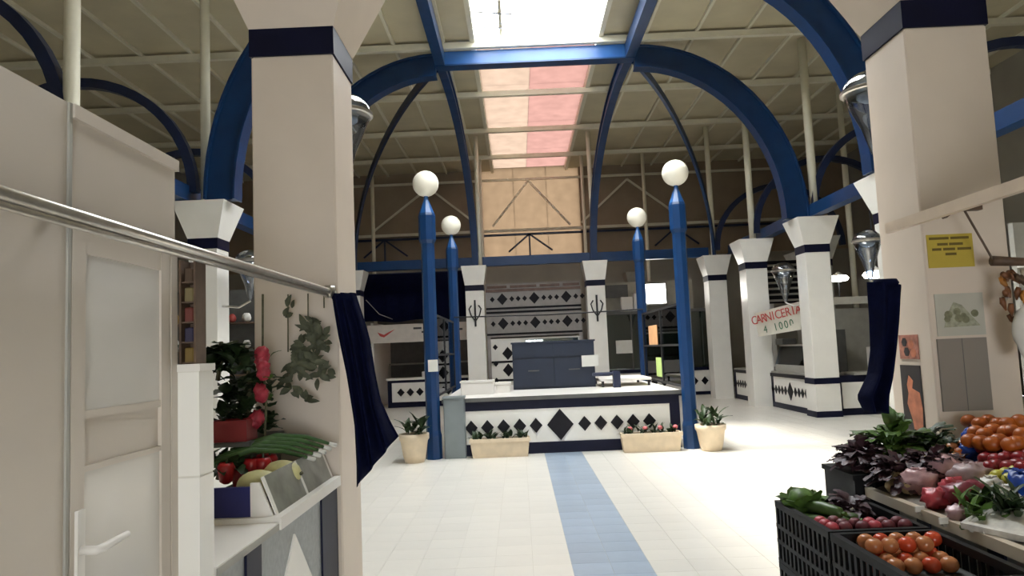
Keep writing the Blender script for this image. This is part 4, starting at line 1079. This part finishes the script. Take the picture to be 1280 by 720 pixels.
# crate contents
def cabbage(p, r, lb, m=LEAF2, grp=None, n=22, seed=0):
    t = thing('cabbage', lb, 'cabbage', p, grp)
    B().blob((0, 0, r * .9), r * .85, r * .85, r * .85, seed, .15, 16, 12, 3).build('heart', m, t, True, True)
    rr = random.Random(seed)
    for q in range(n):
        th = q * 2.4; z = r * (.15 + 1.2 * (q / n)); b = B()
        b.leaf((math.cos(th) * r * .55, math.sin(th) * r * .55, z * .55 + .01), (math.cos(th) * .8, math.sin(th) * .8, .75), r * 1.05, r * 1.05, curl=-.35 + rr.random() * .5, ruf=.12, rng=rr)
        b.build('leaf', m, t, True, True)
cabbage((1.275, 3.44, .76), .085, 'light green leafy cabbage on the corner of the crate', LEAF2, None, 20, 3)
CUC = mat('courgette_green', (.05, .10, .02), .4, var=.3, scale=20)
for k, (x, y, z, rz) in enumerate(((1.28, 3.27, .76, -1.2), (1.345, 3.33, .76, -1.1), (1.31, 3.30, .812, -1.15), (1.41, 3.38, .76, -1.05))):
    t = thing('courgette', 'dark green courgette piled behind the leafy cabbage', 'courgette', (x, y, z), 'courgettes in the crate', rz)
    B().tube([(-.11, 0, .03), (-.09, 0, .03), (0, .005, .033), (.09, 0, .03), (.105, 0, .03)], [.012, .026, .03, .026, .012], 10).build('body', CUC, t, True, True)
    B().tube([(.103, 0, .03), (.125, 0, .034)], .009, 6).build('stem', LEAF2, t, False, True)
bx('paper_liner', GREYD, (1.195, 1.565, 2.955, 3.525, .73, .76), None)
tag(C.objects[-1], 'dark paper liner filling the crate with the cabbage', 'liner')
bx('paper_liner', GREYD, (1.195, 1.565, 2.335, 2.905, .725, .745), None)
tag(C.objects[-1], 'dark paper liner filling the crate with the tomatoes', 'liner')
for k in range(38):
    x = 1.235 + (k % 6) * .058 + rg.uniform(-.008, .008); y = 3.0 + ((k % 24) // 6) * .052 + (.03 if k > 23 else 0); z = .76 + (.04 if k > 23 else 0)
    fruit('beetroot', 'small dark red beetroot in the crate beside cabbage', 'beetroot', (x, y, z), .028, (BEET, BEET2)[k % 3 == 0], 'beetroots in the crate', k, .95, LEAFP)
for k in range(29):
    x = 1.245 + (k % 5) * .064 + rg.uniform(-.006, .006) + (.03 if k > 19 else 0); y = 2.87 - ((k % 20) // 5) * .062 - (.03 if k > 19 else 0); z = .745 + (.048 if k > 19 else 0)
    fruit('tomato', 'orange red tomato in the black crate', 'tomato', (x, y, z), .032, (TOM, TOMO, TOMO)[k % 3], 'tomatoes in the crate', k)

def head(name, p, r, h, lb, m, seed, n=40, cat='lettuce', curl=.6, wd=.6):
    t = thing(name, lb, cat, p)
    rr = random.Random(seed); b = B(); n = int(n * 2.2)
    for q in range(n):
        th = rr.uniform(0, 6.283); ra = math.sqrt(rr.random()); hz = h * .62 * rr.random() * (1.1 - ra * .6)
        b.frill((math.cos(th) * r * .7 * ra, math.sin(th) * r * .7 * ra, .015 + hz), (math.cos(th) * (.2 + ra), math.sin(th) * (.2 + ra), .9 - ra * .5), h * .5 * rr.uniform(.6, 1.1), r * wd * rr.uniform(.6, 1.0), curl * rr.uniform(.2, 1.4), rr)
    b.build('leaves', m, t, True, True)
    B().lathe([(r * .2, 0), (r * .24, .03), (r * .12, .07)], 10).build('stump', PAPER, t, True, True)
    return t
# greens standing at the far end of the counter on a low box
gb = thing('greens_box', 'low dark box with leafy greens at the counter end', 'box', (1.85, 3.75, 0))
bx('body', PLASTIC_K, (1.60, 2.2, 3.62, 3.97, 0, .90), gb)
bx('rim', PLASTIC_K, (1.59, 2.21, 3.61, 3.98, .90, .925), gb)
head('leafy_greens', (1.90, 3.82, .925), .14, .29, 'bushy green leaves below the hanging navy bundle', LEAF2, 5, 60, 'greens')
head('leafy_greens', (2.09, 3.84, .925), .12, .22, 'darker green chard leaves in front of orange poster', LEAF, 6, 60, 'greens')
head('leafy_greens', (2.10, 3.69, .925), .12, .16, 'low dark green spinach leaves near the oranges', LEAF, 9, 46, 'greens')
head('purple_lettuce', (1.77, 3.48, CZ + .03), .13, .17, 'dark purple lettuce at the front corner of counter', LEAFP, 7, 54)
head('purple_lettuce', (1.92, 3.50, bz(1.92)), .13, .18, 'reddish purple lettuce in front of the chard', LEAFP, 8, 54)
head('purple_lettuce', (1.72, 3.77, .925), .12, .17, 'brownish purple lettuce on the low dark box', LEAFP, 15, 60)
head('purple_lettuce', (1.485, 3.43, .76), .11, .13, 'purple lettuce head lying in crate next to courgettes', LEAFP, 12, 44)

def pile(name, lb, cat, m, grp, pix, r, seed, lift=0.0):
    for k, (px, py) in enumerate(pix):
        p = on_board(px, py, lift + r)
        p.z = bz(p.x) + lift
        fruit(name, lb, cat, p, r, m if not isinstance(m, list) else m[k % len(m)], grp, seed + k)
rg = random.Random(31)
def grid(x0, y0, x1, y1, nx, ny, j=3): return [(x0 + (x1 - x0) * (i + .5 * (q % 2)) / nx + rg.uniform(-j, j), y0 + (y1 - y0) * q / max(1, ny - 1) + rg.uniform(-j, j)) for q in range(ny) for i in range(nx)]
pile('orange', 'orange fruit heaped at the back of the counter', 'orange', ORG, 'oranges at the counter back', grid(1214, 528, 1285, 552, 6, 3), .04, 100, .06)
pile('persimmon', 'bright orange persimmon next to the blue bag', 'persimmon', [TOMO, ORG], 'persimmons by the blue bag', [(1190, 560), (1202, 566), (1196, 573), (1183, 580), (1206, 556), (1178, 573)], .036, 130, .01)
pile('red_apple', 'dark red apple between oranges and yellow apples', 'apple', APP, 'dark red apples', grid(1226, 560, 1290, 582, 6, 3), .034, 150, .02)
pile('yellow_apple', 'yellow green apple in the row before dark red apples', 'apple', YLW, 'yellow green apples', [(1247, 594), (1258, 591), (1268, 588), (1278, 585), (1262, 598), (1274, 595), (1240, 600)], .03, 170, .01)

ONI = mat('pale_onion', (.52, .42, .24), .45, var=.25, scale=12)
for k, (px, py, r) in enumerate(((1124, 598, .05), (1136, 606, .042), (1158, 585, .048), (1116, 606, .036), (1144, 590, .04))):
    p = on_board(px, py, r); p.z = bz(p.x)
    t = thing('onion', 'pale papery onion on the counter corner', 'onion', p, 'onions at the counter corner')
    B().lathe([(.004, 0), (r * .6, r * .12), (r, r * .7), (r * .9, r * 1.2), (r * .4, r * 1.65), (r * .12, r * 1.9), (r * .08, r * 2.3)], 14).build('bulb', ONI, t, True, True)
    B().tube([(0, 0, r * 2.25), (r * .2, 0, r * 2.6)], .004, 5).build('neck', BROWN, t, False, True)

def bag(px, py, rx, ry, rz, m, lb, seed, name='plastic_bag', knot=True, amp=.45):
    p = on_board(px, py, rz * .5); p.z = bz(p.x)
    t = thing(name, lb, 'bag', p)
    B().blob((0, 0, rz * .85), rx, ry, rz, seed, amp, 18, 12, 3.2).build('film', m, t, True, True)
    if knot:
        b = B()
        for q in range(6): b.leaf((0, 0, rz * 1.5), (math.cos(q * 1.05), math.sin(q * 1.05), 1.4), rz * .7, rz * .5, curl=.4, ruf=.3, rng=random.Random(seed + q))
        b.build('knot', m, t, True, True)
PNK = mat('pink_film', (.52, .33, .35), .3, var=.2, scale=20); PNR = mat('red_film', (.45, .06, .08), .3, var=.3, scale=20); BLU = mat('blue_film', (.015, .06, .32), .3, var=.4, scale=25)
BLU2 = mat('dark_blue_film', (.02, .045, .11), .35, var=.4, scale=25); WHF = mat('white_film', (.60, .58, .53), .35, var=.2, scale=25); MAR = mat('maroon_film', (.22, .03, .05), .35, var=.3, scale=25)
bag(1150, 607, .075, .07, .055, PNK, 'pale pink bag of garlic at the front of counter', 1)
bag(1178, 592, .09, .08, .06, PNK, 'larger pink bag puffed up behind red packets', 2)
bag(1172, 628, .06, .055, .045, PNR, 'bright red packet at the counter edge', 3, knot=False)
bag(1192, 615, .055, .05, .045, PNR, 'red packet between the pink bags', 13, knot=False)
bag(1207, 622, .09, .07, .05, MAR, 'flat maroon packet next to red packet', 4, knot=False)
bag(1215, 598, .09, .07, .05, mat('grey_pink_film', (.38, .28, .29), .3, var=.3, scale=20), 'greyish pink bag behind the maroon packet', 5)
bag(1212, 570, .045, .045, .05, BLU, 'royal blue bag in front of persimmons', 6)
bag(1222, 549, .07, .05, .05, BLU, 'crumpled blue bag before the oranges', 7)
bag(1252, 512, .07, .06, .06, BLU2, 'dusky blue bag on top of the oranges', 8)
bag(1282, 615, .06, .06, .06, BLU, 'blue and white bag at the counter end of yellow apples', 9)
bag(1240, 612, .05, .05, .04, WHF, 'small white bag before the yellow apples', 10)
bag(1262, 624, .05, .05, .04, WHF, 'pale crumpled bag beside the dark herbs', 15)
bag(1200, 645, .05, .04, .03, PNK, 'small pink packet on the metal edge', 16, knot=False)
bag(1268, 600, .04, .035, .035, BLU, 'little blue packet among the yellow apples', 17)
def herb(px, py, m, lb, seed, n=26, L=.09, r=.05):
    p = on_board(px, py, .03); p.z = bz(p.x)
    t = thing('herb_bunch', lb, 'herbs', p)
    foliage(n, (0, 0, 0.01), (r, r, .03), L, .03, seed, .5, .15).build('leaves', m, t, True, True)
    B().tube([(-.05, -.02, .015), (.02, 0, .02)], .01, 6).build('stems', LEAF2, t, True, True)
herb(1222, 640, LEAF2, 'green herb bunch by the small pink packet', 61)
herb(1240, 632, LEAF, 'dark herbs with pale stems behind the white tray', 62)
herb(1266, 640, LEAF, 'dark green herb bunch below the blue and white bag', 63, 34, .11)
herb(1214, 652, LEAF2, 'small green sprig on the counter edge', 64, 14, .06, .03)
t = thing('white_tray', 'white foam tray lying at the metal edge', 'tray', on_board(1268, 662, 0))
p = t.location.copy(); p.z = bz(p.x) + 0.004
R_ = Matrix.Rotation(-math.atan(SL), 4, 'Y')
t.location = p; t.rotation_euler = (0, -math.atan(SL), 0.4)
B().bbox(-.09, .09, -.12, .12, 0, .02, .012).build('base', WHF, t, False, True)
for d in ((-.1, .1, -.13, -.11), (-.1, .1, .11, .13), (-.1, -.08, -.11, .11), (.08, .1, -.11, .11)): B().box(*d, .012, .035).build('lip', WHF, t, False, True)
for k, (px, py) in enumerate(((1150, 640), (1180, 655), (1246, 650), (1236, 668))):
    p = on_board(px, py, .01); p.z = bz(p.x)
    t = thing('price_card', 'small pale price card near the counter edge', 'card', p, 'price cards')
    B().bbox(-.02, .02, -.004, .004, .01, .034, .002).build('card', PAPER, t, False, True); B().box(-.008, .008, -.008, .008, 0, .012).build('clip', STEEL, t, False, True)
